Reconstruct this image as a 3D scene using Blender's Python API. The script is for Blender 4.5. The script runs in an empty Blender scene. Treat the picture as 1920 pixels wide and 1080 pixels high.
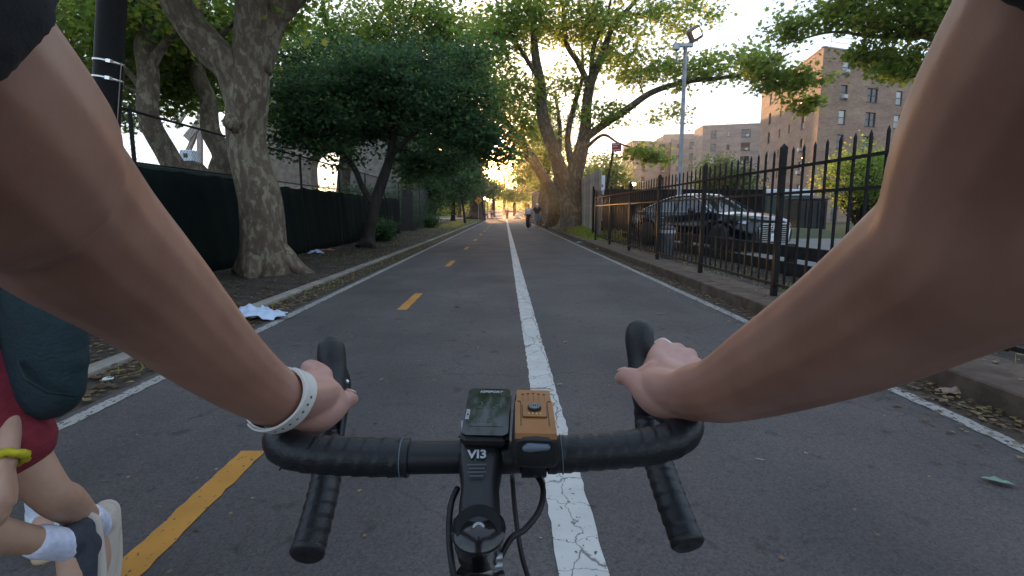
import bpy, math, random
import numpy as np
from mathutils import Vector, Matrix
R = math.radians
S = bpy.context.scene
COL = S.collection

# ------------------------------------------------------------------ camera, sky, sun, exposure
CAM = Vector((0.0, 0.0, 1.2)); PITCH = R(8.14); YAW = R(0.75); F = 1000.0
cd = bpy.data.cameras.new('camera'); cam_o = bpy.data.objects.new('camera', cd); COL.objects.link(cam_o)
cam_o.location = CAM; cam_o.rotation_euler = (R(90) - PITCH, 0, -YAW)
cd.sensor_width = 36.0; cd.lens = 36.0 * F / 1920.0; cd.clip_start = 0.02; cd.clip_end = 2000
S.camera = cam_o
SUN_EL, SUN_AZ = R(3.9), R(-2.6)            # azimuth measured from +Y towards +X
SUN_DIR = Vector((math.sin(SUN_AZ) * math.cos(SUN_EL), math.cos(SUN_AZ) * math.cos(SUN_EL), math.sin(SUN_EL)))
W = bpy.data.worlds.new('World'); S.world = W; W.use_nodes = True
nt = W.node_tree; nt.nodes.clear()
wo = nt.nodes.new('ShaderNodeOutputWorld'); bg = nt.nodes.new('ShaderNodeBackground')
sky = nt.nodes.new('ShaderNodeTexSky'); sky.sky_type = 'NISHITA'; sky.sun_disc = False
sky.sun_elevation = R(9.0); sky.sun_rotation = SUN_AZ; sky.air_density = 1.0; sky.dust_density = 0.8; sky.ozone_density = 1.5
bg.inputs['Strength'].default_value = 0.15
# thin bright evening cloud over the blue, the same all round the sky
tc = nt.nodes.new('ShaderNodeTexCoord'); mp = nt.nodes.new('ShaderNodeMapping'); mp.inputs['Scale'].default_value = (1.6, 1.6, 4.5)
nz = nt.nodes.new('ShaderNodeTexNoise'); nz.inputs['Scale'].default_value = 2.2; nz.inputs['Detail'].default_value = 7; nz.inputs['Roughness'].default_value = 0.6
cr = nt.nodes.new('ShaderNodeValToRGB'); cr.color_ramp.elements[0].position = 0.47; cr.color_ramp.elements[1].position = 0.70
mx = nt.nodes.new('ShaderNodeMix'); mx.data_type = 'RGBA'
mx.inputs[7].default_value = (3.2, 3.75, 4.7, 1)
sc_ = nt.nodes.new('ShaderNodeMath'); sc_.operation = 'MULTIPLY'; sc_.inputs[1].default_value = 0.75
nt.links.new(tc.outputs['Generated'], mp.inputs['Vector']); nt.links.new(mp.outputs['Vector'], nz.inputs['Vector'])
nt.links.new(nz.outputs['Fac'], cr.inputs['Fac']); nt.links.new(cr.outputs['Color'], sc_.inputs[0])
sx = nt.nodes.new('ShaderNodeSeparateXYZ'); nt.links.new(tc.outputs['Generated'], sx.inputs[0])
hz = nt.nodes.new('ShaderNodeMapRange'); hz.inputs['From Min'].default_value = 0.02; hz.inputs['From Max'].default_value = 0.34; hz.inputs['To Min'].default_value = 0.85; hz.inputs['To Max'].default_value = 0.45
nt.links.new(sx.outputs['Z'], hz.inputs['Value'])
mxm = nt.nodes.new('ShaderNodeMath'); mxm.operation = 'MAXIMUM'; nt.links.new(sc_.outputs[0], mxm.inputs[0]); nt.links.new(hz.outputs['Result'], mxm.inputs[1])
nt.links.new(mxm.outputs[0], mx.inputs[0]); nt.links.new(sky.outputs['Color'], mx.inputs[6])
# aureole of the low sun
dn = nt.nodes.new('ShaderNodeVectorMath'); dn.operation = 'DOT_PRODUCT'; dn.inputs[1].default_value = SUN_DIR; nrm = nt.nodes.new('ShaderNodeVectorMath'); nrm.operation = 'NORMALIZE'
nt.links.new(tc.outputs['Generated'], nrm.inputs[0]); nt.links.new(nrm.outputs[0], dn.inputs[0])
aur = mx.outputs[2]
for pw_, col_ in ((500, (120, 48, 13)), (150, (11, 3.6, .7))):
    cl_ = nt.nodes.new('ShaderNodeMath'); cl_.operation = 'MAXIMUM'; cl_.inputs[1].default_value = 0; nt.links.new(dn.outputs['Value'], cl_.inputs[0])
    pn_ = nt.nodes.new('ShaderNodeMath'); pn_.operation = 'POWER'; pn_.inputs[1].default_value = pw_; nt.links.new(cl_.outputs[0], pn_.inputs[0])
    vs_ = nt.nodes.new('ShaderNodeVectorMath'); vs_.operation = 'SCALE'; vs_.inputs[0].default_value = col_; nt.links.new(pn_.outputs[0], vs_.inputs['Scale'])
    va_ = nt.nodes.new('ShaderNodeVectorMath'); va_.operation = 'ADD'; nt.links.new(aur, va_.inputs[0]); nt.links.new(vs_.outputs[0], va_.inputs[1]); aur = va_.outputs[0]
nt.links.new(aur, bg.inputs['Color']); nt.links.new(bg.outputs[0], wo.inputs['Surface'])
sl = bpy.data.lights.new('sun', 'SUN'); sl.energy = 4.2; sl.angle = R(0.6); sl.color = (1.0, 0.52, 0.19)
so = bpy.data.objects.new('sun', sl); COL.objects.link(so); so.location = (0, 60, 30)
so.rotation_euler = SUN_DIR.to_track_quat('Z', 'Y').to_euler()
S.view_settings.view_transform = 'Standard'; S.view_settings.look = 'None'
S.view_settings.exposure = 1.2; S.view_settings.gamma = 1.0; S.view_settings.use_curve_mapping = False
S.render.engine = 'CYCLES'
S.cycles.max_bounces = 6; S.cycles.diffuse_bounces = 3; S.cycles.glossy_bounces = 3; S.cycles.transmission_bounces = 4
S.cycles.transparent_max_bounces = 6; S.cycles.use_denoising = True; S.cycles.sample_clamp_indirect = 6.0

# ------------------------------------------------------------------ measuring helpers (photo pixel + distance -> metres)
_fh = Vector((math.sin(YAW), math.cos(YAW), 0)); _rt = Vector((math.cos(YAW), -math.sin(YAW), 0))
_fw = _fh * math.cos(PITCH) - Vector((0, 0, math.sin(PITCH))); _up = _fh * math.sin(PITCH) + Vector((0, 0, math.cos(PITCH)))
def ray(px, py): return _fw + _rt * ((px - 960) / F) - _up * ((py - 540) / F)
def cam(px, py, d): return CAM + ray(px, py) * d
def at(px, py, Y):
    r = ray(px, py); return CAM + r * (Y / r.y)
def gnd(px, py, z=0.0):
    r = ray(px, py); return CAM + r * ((z - CAM.z) / r.z)

# ------------------------------------------------------------------ scene helpers
def tag(o, label=None, cat=None, group=None, kind=None):
    if label: o['label'] = label
    if cat: o['category'] = cat
    if group: o['group'] = group
    if kind: o['kind'] = kind
    return o
def thing(name, label, cat, loc=(0, 0, 0), group=None, rz=0.0):
    o = bpy.data.objects.new(name, None); COL.objects.link(o); o.empty_display_size = 0.2
    o.location = loc; o.rotation_euler = (0, 0, rz)
    return tag(o, label, cat, group)
def wparent(o, p):
    """parent o (built in world metres) under p without moving it"""
    o.parent = p
    M = Matrix.Translation(p.location) @ p.rotation_euler.to_matrix().to_4x4()
    if p.parent is None: o.matrix_parent_inverse = M.inverted()
    return o
def inst(name, me, loc, parent=None, rz=0.0, scale=None):
    o = bpy.data.objects.new(name, me); COL.objects.link(o)
    o.location = loc; o.rotation_euler = (0, 0, rz)
    if scale: o.scale = scale
    if parent is not None: o.parent = parent
    return o
def np_mesh(name, V, Fc, mat=None, smooth=False, tint=None):
    """V (n,3), Fc (m,k) same-size faces"""
    me = bpy.data.meshes.new(name); V = np.asarray(V, np.float32); Fc = np.asarray(Fc, np.int32)
    m, k = Fc.shape
    me.vertices.add(len(V)); me.vertices.foreach_set('co', V.ravel())
    me.loops.add(m * k); me.loops.foreach_set('vertex_index', Fc.ravel())
    me.polygons.add(m); me.polygons.foreach_set('loop_start', np.arange(0, m * k, k, dtype=np.int32))
    me.polygons.foreach_set('loop_total', np.full(m, k, np.int32))
    if smooth: me.polygons.foreach_set('use_smooth', np.ones(m, bool))
    me.update(calc_edges=True)
    if tint is not None:
        a = me.attributes.new('tint', 'FLOAT', 'POINT'); a.data.foreach_set('value', np.asarray(tint, np.float32))
    if mat: me.materials.append(mat)
    return me
def crom(pts, n):
    """Catmull-Rom resample of rows (any width)"""
    P = np.asarray(pts, float); P = np.vstack([2 * P[0] - P[1], P, 2 * P[-1] - P[-2]])
    out = []
    for i in range(1, len(P) - 2):
        for t in np.linspace(0, 1, n, endpoint=False):
            a, b, c, d = P[i - 1], P[i], P[i + 1], P[i + 2]
            out.append(0.5 * (2 * b + (c - a) * t + (2 * a - 5 * b + 4 * c - d) * t * t + (3 * b - a - 3 * c + d) * t ** 3))
    out.append(P[-2]); return np.array(out)
class MB:
    def __init__(s): s.v = []; s.f = []; s.mi = []; s.m = 0
    def add(s, V, Fs):
        b = len(s.v); s.v += [tuple(map(float, p)) for p in V]; s.f += [tuple(b + i for i in f) for f in Fs]; s.mi += [s.m] * len(Fs); return s
    def box(s, c, d, M=None):
        x, y, z = d[0] / 2, d[1] / 2, d[2] / 2
        P = [Vector((i * x, j * y, k * z)) for k in (-1, 1) for j in (-1, 1) for i in (-1, 1)]
        if M is not None: P = [M @ p for p in P]
        c = Vector(c)
        return s.add([p + c for p in P], [(0, 2, 3, 1), (4, 5, 7, 6), (0, 1, 5, 4), (2, 6, 7, 3), (0, 4, 6, 2), (1, 3, 7, 5)])
    def bbox(s, c, d, b, M=None):
        """box with chamfered vertical and top edges"""
        x, y, z = d[0] / 2, d[1] / 2, d[2] / 2; P = []
        for zz, k in ((-z, b * .5), (-z + b, 0), (z - b, 0), (z, b)):
            for i, j in ((1, 1), (-1, 1), (-1, -1), (1, -1)):
                e = [(i * (x - k), j * (y - k - b)), (i * (x - k - b), j * (y - k))]
                if i * j < 0: e.reverse()
                P += [Vector((a, c_, zz)) for a, c_ in e]
        if M is not None: P = [M @ p for p in P]
        c = Vector(c); Fs = []
        for r in range(3):
            for q in range(8): Fs.append((r * 8 + q, r * 8 + (q + 1) % 8, r * 8 + 8 + (q + 1) % 8, r * 8 + 8 + q))
        Fs += [tuple(range(7, -1, -1)), tuple(range(24, 32))]
        return s.add([p + c for p in P], Fs)
    def tube(s, pts, r, n=8, cap=True, squash=None, ref=None, fn=None, round_=False):
        P = [Vector(p) for p in pts]; m = len(P)
        rr = list(r) if hasattr(r, '__len__') else [r] * m
        T = [(P[min(i + 1, m - 1)] - P[max(i - 1, 0)]).normalized() for i in range(m)]
        up = Vector(ref) if ref is not None else (Vector((0, 0, 1)) if abs(T[0].z) < .9 else Vector((0, 1, 0)))
        a = (up - T[0] * up.dot(T[0])).normalized(); V = []
        if round_:
            nc = 4; P2, R2, T2 = [], [], []
            for k in range(nc):
                t = math.sin((k / nc) * math.pi / 2); q = 1 - t
                P2.append(P[0] - T[0] * rr[0] * math.cos((k / nc) * math.pi / 2)); R2.append(rr[0] * max(math.sin((k / nc) * math.pi / 2), .05)); T2.append(T[0])
            P2 += P; R2 += rr; T2 += T
            for k in range(nc - 1, -1, -1):
                P2.append(P[-1] + T[-1] * rr[-1] * math.cos((k / nc) * math.pi / 2)); R2.append(rr[-1] * max(math.sin((k / nc) * math.pi / 2), .05)); T2.append(T[-1])
            P, rr, T = P2, R2, T2; m = len(P)
        L = 0.0
        for i in range(m):
            if i: L += (P[i] - P[i - 1]).length
            a = (a - T[i] * a.dot(T[i])); a = a.normalized() if a.length > 1e-6 else Vector((1, 0, 0)); b = T[i].cross(a)
            for q in range(n):
                w = 2 * math.pi * q / n; k = rr[i] if fn is None else fn(L, w, rr[i])
                sa, sb = (1, 1) if squash is None else (squash if not hasattr(squash[0], '__len__') else squash[min(i, len(squash) - 1)])
                V.append(P[i] + a * math.cos(w) * k * sa + b * math.sin(w) * k * sb)
        Fs = [(i * n + q, i * n + (q + 1) % n, (i + 1) * n + (q + 1) % n, (i + 1) * n + q) for i in range(m - 1) for q in range(n)]
        if cap: Fs += [tuple(range(n - 1, -1, -1)), tuple(range((m - 1) * n, m * n))]
        return s.add(V, Fs)
    def lathe(s, prof, c=(0, 0, 0), n=16, M=None):
        V = []; c = Vector(c); m = len(prof)
        for r, z in prof:
            for q in range(n):
                p = Vector((r * math.cos(2 * math.pi * q / n), r * math.sin(2 * math.pi * q / n), z)); V.append((M @ p if M is not None else p) + c)
        Fs = [(i * n + q, i * n + (q + 1) % n, (i + 1) * n + (q + 1) % n, (i + 1) * n + q) for i in range(m - 1) for q in range(n)]
        Fs += [tuple(range(n - 1, -1, -1)), tuple(range((m - 1) * n, m * n))]
        return s.add(V, Fs)
    def torus(s, c, Rm, r, M=None, n=24, k=8):
        V = []; c = Vector(c)
        for i in range(n):
            A = 2 * math.pi * i / n
            for j in range(k):
                B = 2 * math.pi * j / k
                p = Vector(((Rm + r * math.cos(B)) * math.cos(A), (Rm + r * math.cos(B)) * math.sin(A), r * math.sin(B))); V.append((M @ p if M is not None else p) + c)
        return s.add(V, [(i * k + j, ((i + 1) % n) * k + j, ((i + 1) % n) * k + (j + 1) % k, i * k + (j + 1) % k) for i in range(n) for j in range(k)])
    def mesh(s, name, mat=None, smooth=False):
        me = bpy.data.meshes.new(name); me.from_pydata(s.v, [], s.f)
        for m_ in (mat if isinstance(mat, (list, tuple)) else [mat]):
            if m_: me.materials.append(m_)
        if isinstance(mat, (list, tuple)): me.polygons.foreach_set('material_index', s.mi)
        if smooth: me.polygons.foreach_set('use_smooth', [True] * len(me.polygons))
        me.update(); return me
    def build(s, name, mat, parent=None, smooth=False):
        o = bpy.data.objects.new(name, s.mesh(name, mat, smooth)); COL.objects.link(o)
        if parent is not None: wparent(o, parent)
        return o
def autosmooth(o, ang=35):
    me = o.data
    me.polygons.foreach_set('use_smooth', [True] * len(me.polygons))
    me.set_sharp_from_angle(angle=R(ang)); return o
def organic(name, tubes, voxel, mat, parent=None, smooth=6, extra=None, factor=0.5):
    """one continuous skin: closed tubes are fused and smoothed. tubes: (pts, radii[, squash, ref])"""
    mb = MB()
    for t in tubes:
        P = np.hstack([np.array([tuple(p) for p in t[0]], float), np.array(t[1], float).reshape(-1, 1)])
        P = crom(P, 6) if len(P) > 1 else np.vstack([P, P + [1e-3, 0, 0, 0]])
        mb.tube([Vector(p[:3]) for p in P], [max(x, 1e-3) for x in P[:, 3]], n=16, squash=t[2] if len(t) > 2 else None, ref=t[3] if len(t) > 3 else None, round_=len(t) < 5)
    if extra: extra(mb)
    o = bpy.data.objects.new(name, mb.mesh(name)); COL.objects.link(o)
    m = o.modifiers.new('r', 'REMESH'); m.mode = 'VOXEL'; m.voxel_size = voxel; m.use_smooth_shade = True
    if smooth: sm = o.modifiers.new('s', 'SMOOTH'); sm.factor = factor; sm.iterations = smooth
    me = bpy.data.meshes.new_from_object(o.evaluated_get(bpy.context.evaluated_depsgraph_get()))
    o.modifiers.clear(); o.data = me; me.name = name; me.materials.clear(); me.materials.append(mat)
    me.polygons.foreach_set('use_smooth', [True] * len(me.polygons))
    if parent is not None: wparent(o, parent)
    return o
def text(name, body, size, M, mat, parent, shear=0.0, extrude=0.0002, bold=0.0, align='CENTER'):
    cu = bpy.data.curves.new(name, 'FONT'); cu.body = body; cu.size = size; cu.align_x = align; cu.align_y = 'CENTER'
    cu.shear = shear; cu.extrude = extrude; cu.offset = bold; cu.resolution_u = 3
    o = bpy.data.objects.new(name, cu); COL.objects.link(o)
    me = bpy.data.meshes.new_from_object(o.evaluated_get(bpy.context.evaluated_depsgraph_get()))
    bpy.data.objects.remove(o); me.materials.clear(); me.materials.append(mat); me.transform(M)
    o = bpy.data.objects.new(name, me); COL.objects.link(o)
    if parent is not None: wparent(o, parent)
    return o
def frame(o, x, y):
    x = Vector(x).normalized(); y = Vector(y); y = (y - x * y.dot(x)).normalized(); z = x.cross(y)
    return Matrix(((x.x, y.x, z.x, o[0]), (x.y, y.y, z.y, o[1]), (x.z, y.z, z.z, o[2]), (0, 0, 0, 1)))

# ------------------------------------------------------------------ materials
def mat(name, c1, c2=None, scale=8.0, rough=0.6, bump=0.0, bscale=None, metal=0.0, detail=5, lo=0.35, hi=0.65, spec=0.5, emit=None, es=0, coat=0.0, stretch=None, sss=0.0, speck=None):
    m = bpy.data.materials.new(name); m.use_nodes = True; t = m.node_tree; b = t.nodes['Principled BSDF']
    b.inputs['Roughness'].default_value = rough; b.inputs['Metallic'].default_value = metal; b.inputs['Specular IOR Level'].default_value = spec
    b.inputs['Coat Weight'].default_value = coat
    if sss: b.inputs['Subsurface Weight'].default_value = sss; b.inputs['Subsurface Radius'].default_value = (1, .35, .2); b.inputs['Subsurface Scale'].default_value = 0.006
    co = t.nodes.new('ShaderNodeTexCoord'); vec = co.outputs['Object']
    if stretch:
        mm = t.nodes.new('ShaderNodeMapping'); mm.inputs['Scale'].default_value = stretch; t.links.new(vec, mm.inputs['Vector']); vec = mm.outputs['Vector']
    b.inputs['Base Color'].default_value = (*c1, 1)
    if c2 is not None:
        n = t.nodes.new('ShaderNodeTexNoise'); n.inputs['Scale'].default_value = scale; n.inputs['Detail'].default_value = detail
        r = t.nodes.new('ShaderNodeValToRGB'); r.color_ramp.elements[0].position = lo; r.color_ramp.elements[1].position = hi
        r.color_ramp.elements[0].color = (*c1, 1); r.color_ramp.elements[1].color = (*c2, 1)
        t.links.new(vec, n.inputs['Vector']); t.links.new(n.outputs['Fac'], r.inputs['Fac']); out = r.outputs['Color']
        if speck:
            v = t.nodes.new('ShaderNodeTexVoronoi'); v.inputs['Scale'].default_value = speck[0]; t.links.new(vec, v.inputs['Vector'])
            q = t.nodes.new('ShaderNodeValToRGB'); q.color_ramp.elements[0].position = 0.0; q.color_ramp.elements[1].position = 1.0
            q.color_ramp.elements[0].color = (*speck[1], 1); q.color_ramp.elements[1].color = (*speck[2], 1)
            t.links.new(v.outputs['Color'], q.inputs['Fac'])
            x = t.nodes.new('ShaderNodeMix'); x.data_type = 'RGBA'; x.blend_type = 'MULTIPLY'; x.inputs[0].default_value = 1
            t.links.new(out, x.inputs[6]); t.links.new(q.outputs['Color'], x.inputs[7]); out = x.outputs[2]
        t.links.new(out, b.inputs['Base Color'])
    if bump:
        n2 = t.nodes.new('ShaderNodeTexNoise'); n2.inputs['Scale'].default_value = bscale or scale * 3; n2.inputs['Detail'].default_value = 6
        bp = t.nodes.new('ShaderNodeBump'); bp.inputs['Strength'].default_value = bump; bp.inputs['Distance'].default_value = 0.02
        t.links.new(vec, n2.inputs['Vector']); t.links.new(n2.outputs['Fac'], bp.inputs['Height']); t.links.new(bp.outputs['Normal'], b.inputs['Normal'])
    if emit: b.inputs['Emission Color'].default_value = (*emit, 1); b.inputs['Emission Strength'].default_value = es
    return m
def leaf_mat(name, a, b_, c, trans=0.45):
    m = bpy.data.materials.new(name); m.use_nodes = True; t = m.node_tree; p = t.nodes['Principled BSDF']; p.inputs['Roughness'].default_value = 0.5; p.inputs['Specular IOR Level'].default_value = 0.35
    at_ = t.nodes.new('ShaderNodeAttribute'); at_.attribute_name = 'tint'
    r = t.nodes.new('ShaderNodeValToRGB'); e = r.color_ramp.elements; e[0].color = (*a, 1); e[1].color = (*c, 1); e[1].position = 1.0
    k = e.new(0.6); k.color = (*b_, 1)
    t.links.new(at_.outputs['Fac'], r.inputs['Fac']); t.links.new(r.outputs['Color'], p.inputs['Base Color'])
    tr = t.nodes.new('ShaderNodeBsdfTranslucent'); hs = t.nodes.new('ShaderNodeHueSaturation'); hs.inputs['Value'].default_value = 3.4; hs.inputs['Hue'].default_value = 0.47
    t.links.new(r.outputs['Color'], hs.inputs['Color']); t.links.new(hs.outputs['Color'], tr.inputs['Color'])
    x = t.nodes.new('ShaderNodeMixShader'); x.inputs[0].default_value = trans; o = t.nodes['Material Output']
    t.links.new(p.outputs[0], x.inputs[1]); t.links.new(tr.outputs[0], x.inputs[2]); t.links.new(x.outputs[0], o.inputs['Surface'])
    return m
def plane_bark(name, sc=1.0, dk=1.0):
    """mottled plane-tree bark: grey brown plates, flaked to cream and olive"""
    m = bpy.data.materials.new(name); m.use_nodes = True; t = m.node_tree; p = t.nodes['Principled BSDF']; p.inputs['Roughness'].default_value = 0.85
    co = t.nodes.new('ShaderNodeTexCoord'); mm = t.nodes.new('ShaderNodeMapping'); mm.inputs['Scale'].default_value = (sc, sc, sc * .55); t.links.new(co.outputs['Object'], mm.inputs['Vector'])
    def noise(s, d, w=0):
        n = t.nodes.new('ShaderNodeTexNoise'); n.inputs['Scale'].default_value = s; n.inputs['Detail'].default_value = d; n.inputs['Distortion'].default_value = w
        t.links.new(mm.outputs['Vector'], n.inputs['Vector']); return n.outputs['Fac']
    def ramp(f, a, b, ca, cb):
        r = t.nodes.new('ShaderNodeValToRGB'); r.color_ramp.elements[0].position = a; r.color_ramp.elements[1].position = b
        r.color_ramp.elements[0].color = (*(v * dk if max(cb) < .8 else v for v in ca), 1); r.color_ramp.elements[1].color = (*(v * dk if max(cb) < .8 else v for v in cb), 1); t.links.new(f, r.inputs['Fac']); return r.outputs['Color']
    def mix(f, a, b):
        x = t.nodes.new('ShaderNodeMix'); x.data_type = 'RGBA'; t.links.new(f, x.inputs[0]); t.links.new(a, x.inputs[6]); t.links.new(b, x.inputs[7]); return x.outputs[2]
    base = ramp(noise(9, 6), .3, .7, (.125, .082, .052), (.205, .147, .098))
    pale = ramp(noise(4, 2), .4, .6, (.37, .31, .205), (.27, .225, .14))
    k1 = ramp(noise(9, 6, .6), .54, .57, (0, 0, 0), (.85, .85, .85)); k2 = ramp(noise(12, 4, .4), .56, .585, (0, 0, 0), (.8, .8, .8))
    mid = ramp(noise(9, 3), .4, .6, (.20, .165, .12), (.27, .22, .16))
    c = mix(k2, mix(k1, base, pale), mid); t.links.new(c, p.inputs['Base Color'])
    bp = t.nodes.new('ShaderNodeBump'); bp.inputs['Strength'].default_value = 0.35; bp.inputs['Distance'].default_value = 0.03; t.links.new(noise(10, 8, .3), bp.inputs['Height']); t.links.new(bp.outputs['Normal'], p.inputs['Normal'])
    return m
def paint_mat(name, col, under, miss=0.36, cracks=True):
    """road paint worn through to the asphalt, with dark transverse and long cracks"""
    m = bpy.data.materials.new(name); m.use_nodes = True; t = m.node_tree; p = t.nodes['Principled BSDF']; p.inputs['Roughness'].default_value = 0.7
    co = t.nodes.new('ShaderNodeTexCoord')
    def noise(s, d, sc=(1, 1, 1), w=0):
        mm = t.nodes.new('ShaderNodeMapping'); mm.inputs['Scale'].default_value = sc; t.links.new(co.outputs['Object'], mm.inputs['Vector'])
        n = t.nodes.new('ShaderNodeTexNoise'); n.inputs['Scale'].default_value = s; n.inputs['Detail'].default_value = d; n.inputs['Distortion'].default_value = w
        t.links.new(mm.outputs['Vector'], n.inputs['Vector']); return n.outputs['Fac'], mm.outputs['Vector']
    def ramp(f, a, b, ca, cb):
        r = t.nodes.new('ShaderNodeValToRGB'); r.color_ramp.elements[0].position = a; r.color_ramp.elements[1].position = b
        r.color_ramp.elements[0].color = (*ca, 1); r.color_ramp.elements[1].color = (*cb, 1); t.links.new(f, r.inputs['Fac']); return r.outputs['Color']
    def mix(f, a, b):
        x = t.nodes.new('ShaderNodeMix'); x.data_type = 'RGBA'; t.links.new(f, x.inputs[0]); t.links.new(a, x.inputs[6]); t.links.new(b, x.inputs[7]); return x.outputs[2]
    c = ramp(noise(5, 6)[0], .3, .7, tuple(v * .8 for v in col), col)
    u = ramp(noise(300, 2)[0], .3, .7, tuple(v * .7 for v in under), tuple(v * 1.4 for v in under))
    k = ramp(noise(55, 6, (1, .6, 1))[0], miss - .03, miss + .03, (1, 1, 1), (0, 0, 0))
    c = mix(k, c, u)
    if cracks:
        for sc, th in (((5, 1.0, 1), .010), ((1.2, 5, 1), .006)):
            f, vec = noise(6, 3)
            mm = t.nodes.new('ShaderNodeMapping'); mm.inputs['Scale'].default_value = sc
            ad = t.nodes.new('ShaderNodeVectorMath'); ad.operation = 'MULTIPLY_ADD'; n3 = t.nodes.new('ShaderNodeTexNoise'); n3.inputs['Scale'].default_value = 9; n3.inputs['Detail'].default_value = 4
            t.links.new(co.outputs['Object'], n3.inputs['Vector']); t.links.new(n3.outputs['Color'], ad.inputs[0]); ad.inputs[1].default_value = (.14, .14, 0); t.links.new(co.outputs['Object'], ad.inputs[2])
            t.links.new(ad.outputs[0], mm.inputs['Vector'])
            v = t.nodes.new('ShaderNodeTexVoronoi'); v.feature = 'DISTANCE_TO_EDGE'; v.inputs['Scale'].default_value = 1.0; t.links.new(mm.outputs['Vector'], v.inputs['Vector'])
            kk = ramp(v.outputs['Distance'], th * .5, th * 1.6, (.8, .8, .8), (0, 0, 0)); c = mix(kk, c, u)
    t.links.new(c, p.inputs['Base Color']); return m
M = {}
M['asphalt'] = mat('asphalt', (.062, .055, .055), (.100, .089, .087), .9, .80, .35, 260, speck=(120, (.62, .62, .63), (1.45, 1.43, 1.40)), lo=.3, hi=.7)
M['lot'] = mat('lot_asphalt', (.16, .155, .15), (.22, .21, .2), 3, .85, .2, 90)
M['farroad'] = mat('far_road', (.24, .23, .23), (.32, .31, .31), 2, .8)
M['concrete'] = mat('concrete', (.20, .18, .15), (.31, .28, .24), 4, .9, .3, 40)
M['kerb'] = mat('kerb_stone', (.070, .046, .032), (.14, .10, .072), 5, .9, .35, 30)
M['dirt'] = mat('dirt', (.022, .016, .011), (.06, .045, .032), 3, .95, .7, 25)
M['grass_ground'] = mat('grass_ground', (.035, .05, .014), (.07, .085, .02), 6, .95, .6, 60)
M['gutter'] = mat('gutter_dirt', (.030, .021, .015), (.085, .062, .043), 9, .95, .6, 45)
M['white'] = paint_mat('white_paint', (.58, .57, .54), (.06, .055, .055), .33)
M['edge'] = paint_mat('edge_paint', (.40, .38, .35), (.07, .06, .055), .43, False)
M['yellow'] = paint_mat('yellow_paint', (.55, .25, .035), (.06, .055, .055), .34, False)
M['bark'] = plane_bark('plane_bark', 1.0, .72); M['bark_far'] = plane_bark('plane_bark_far', .8, .5)
M['dark_bark'] = mat('dark_bark', (.014, .011, .009), (.042, .033, .025), 9, .9, .8, 22, stretch=(1, 1, .25))
M['brown_bark'] = mat('brown_bark', (.06, .035, .024), (.12, .075, .05), 9, .9, .8, 22, stretch=(1, 1, .25))
M['leaf_plane'] = leaf_mat('leaf_plane', (.062, .128, .026), (.112, .185, .034), (.25, .24, .04), .55)
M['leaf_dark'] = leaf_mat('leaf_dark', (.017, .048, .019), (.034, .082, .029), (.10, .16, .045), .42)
M['leaf_lime'] = leaf_mat('leaf_lime', (.075, .130, .026), (.12, .175, .035), (.22, .21, .04), .55)
M['leaf_litter'] = leaf_mat('leaf_litter', (.07, .042, .02), (.16, .105, .05), (.27, .22, .085), .1)
M['grass'] = leaf_mat('grass_blade', (.09, .16, .022), (.15, .22, .03), (.42, .33, .05), .45)
M['iron'] = mat('black_iron', (.006, .006, .007), (.012, .011, .010), 20, .6, .1, 60, spec=.25)
M['screen'] = mat('green_screen_cloth', (.002, .006, .005), (.004, .009, .0075), 4, .95, .3, 15, spec=.15)
M['wire'] = mat('galvanised_wire', (.05, .05, .05), rough=.5, metal=.6)
M['steel'] = mat('galvanised_steel', (.30, .31, .33), (.42, .43, .45), 6, .4, metal=.8)
M['wood'] = mat('weathered_wood', (.26, .23, .19), (.40, .36, .30), 6, .9, .4, 30, stretch=(6, 6, .6))
M['brick'] = None
M['skin'] = mat('rider_skin', (.265, .125, .082), (.40, .21, .145), 14, .46, .02, 300, sss=.10, lo=.3, hi=.7, spec=.4)
_t = M['skin'].node_tree; _b = _t.nodes['Principled BSDF']; _l = _b.inputs['Base Color'].links[0].from_socket
_a = _t.nodes.new('ShaderNodeAttribute'); _a.attribute_name = 'hand'; _x = _t.nodes.new('ShaderNodeMix'); _x.data_type = 'RGBA'
_t.links.new(_a.outputs['Fac'], _x.inputs[0]); _t.links.new(_l, _x.inputs[6]); _x.inputs[7].default_value = (.50, .275, .225, 1); _t.links.new(_x.outputs[2], _b.inputs['Base Color'])
M['skin2'] = mat('walker_skin', (.42, .24, .16), (.47, .28, .19), 20, .55, .05, 300)
M['black_tape'] = mat('bar_tape', (.007, .008, .010), (.011, .012, .015), 60, .45, .12, 300)
M['rubber'] = mat('black_rubber', (.009, .009, .010), (.015, .015, .016), 40, .5, .1, 300)
M['black_alloy'] = mat('black_alloy', (.008, .009, .011), rough=.45)
M['carbon'] = mat('frame_paint', (.008, .008, .009), rough=.25, coat=.4)
M['orange'] = mat('orange_alloy', (.26, .108, .027), (.31, .132, .034), 30, .45, metal=.4)
M['gloss_black'] = mat('gloss_black', (.004, .005, .006), rough=.06)
M['lcd'] = mat('lcd', (.012, .022, .020), rough=.05)
M['gloss_black'].node_tree.nodes['Principled BSDF'].inputs['IOR'].default_value = 1.6; M['lcd'].node_tree.nodes['Principled BSDF'].inputs['IOR'].default_value = 1.6
M['print'] = mat('grey_print', (.42, .44, .47), rough=.5)
M['print_dim'] = mat('dim_print', (.06, .065, .07), rough=.5)
M['silver'] = mat('silver', (.75, .74, .72), rough=.22, metal=1.0)
M['strap'] = mat('white_silicone', (.62, .59, .54), (.68, .65, .6), 30, .5)
M['hole'] = mat('strap_hole', (.12, .11, .10), rough=.7)
M['tee'] = mat('black_tee', (.012, .012, .013), (.022, .021, .022), 160, .95, .12, 700)
M['grey_rubber'] = mat('grey_rubber', (.13, .16, .20), rough=.55)
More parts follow.
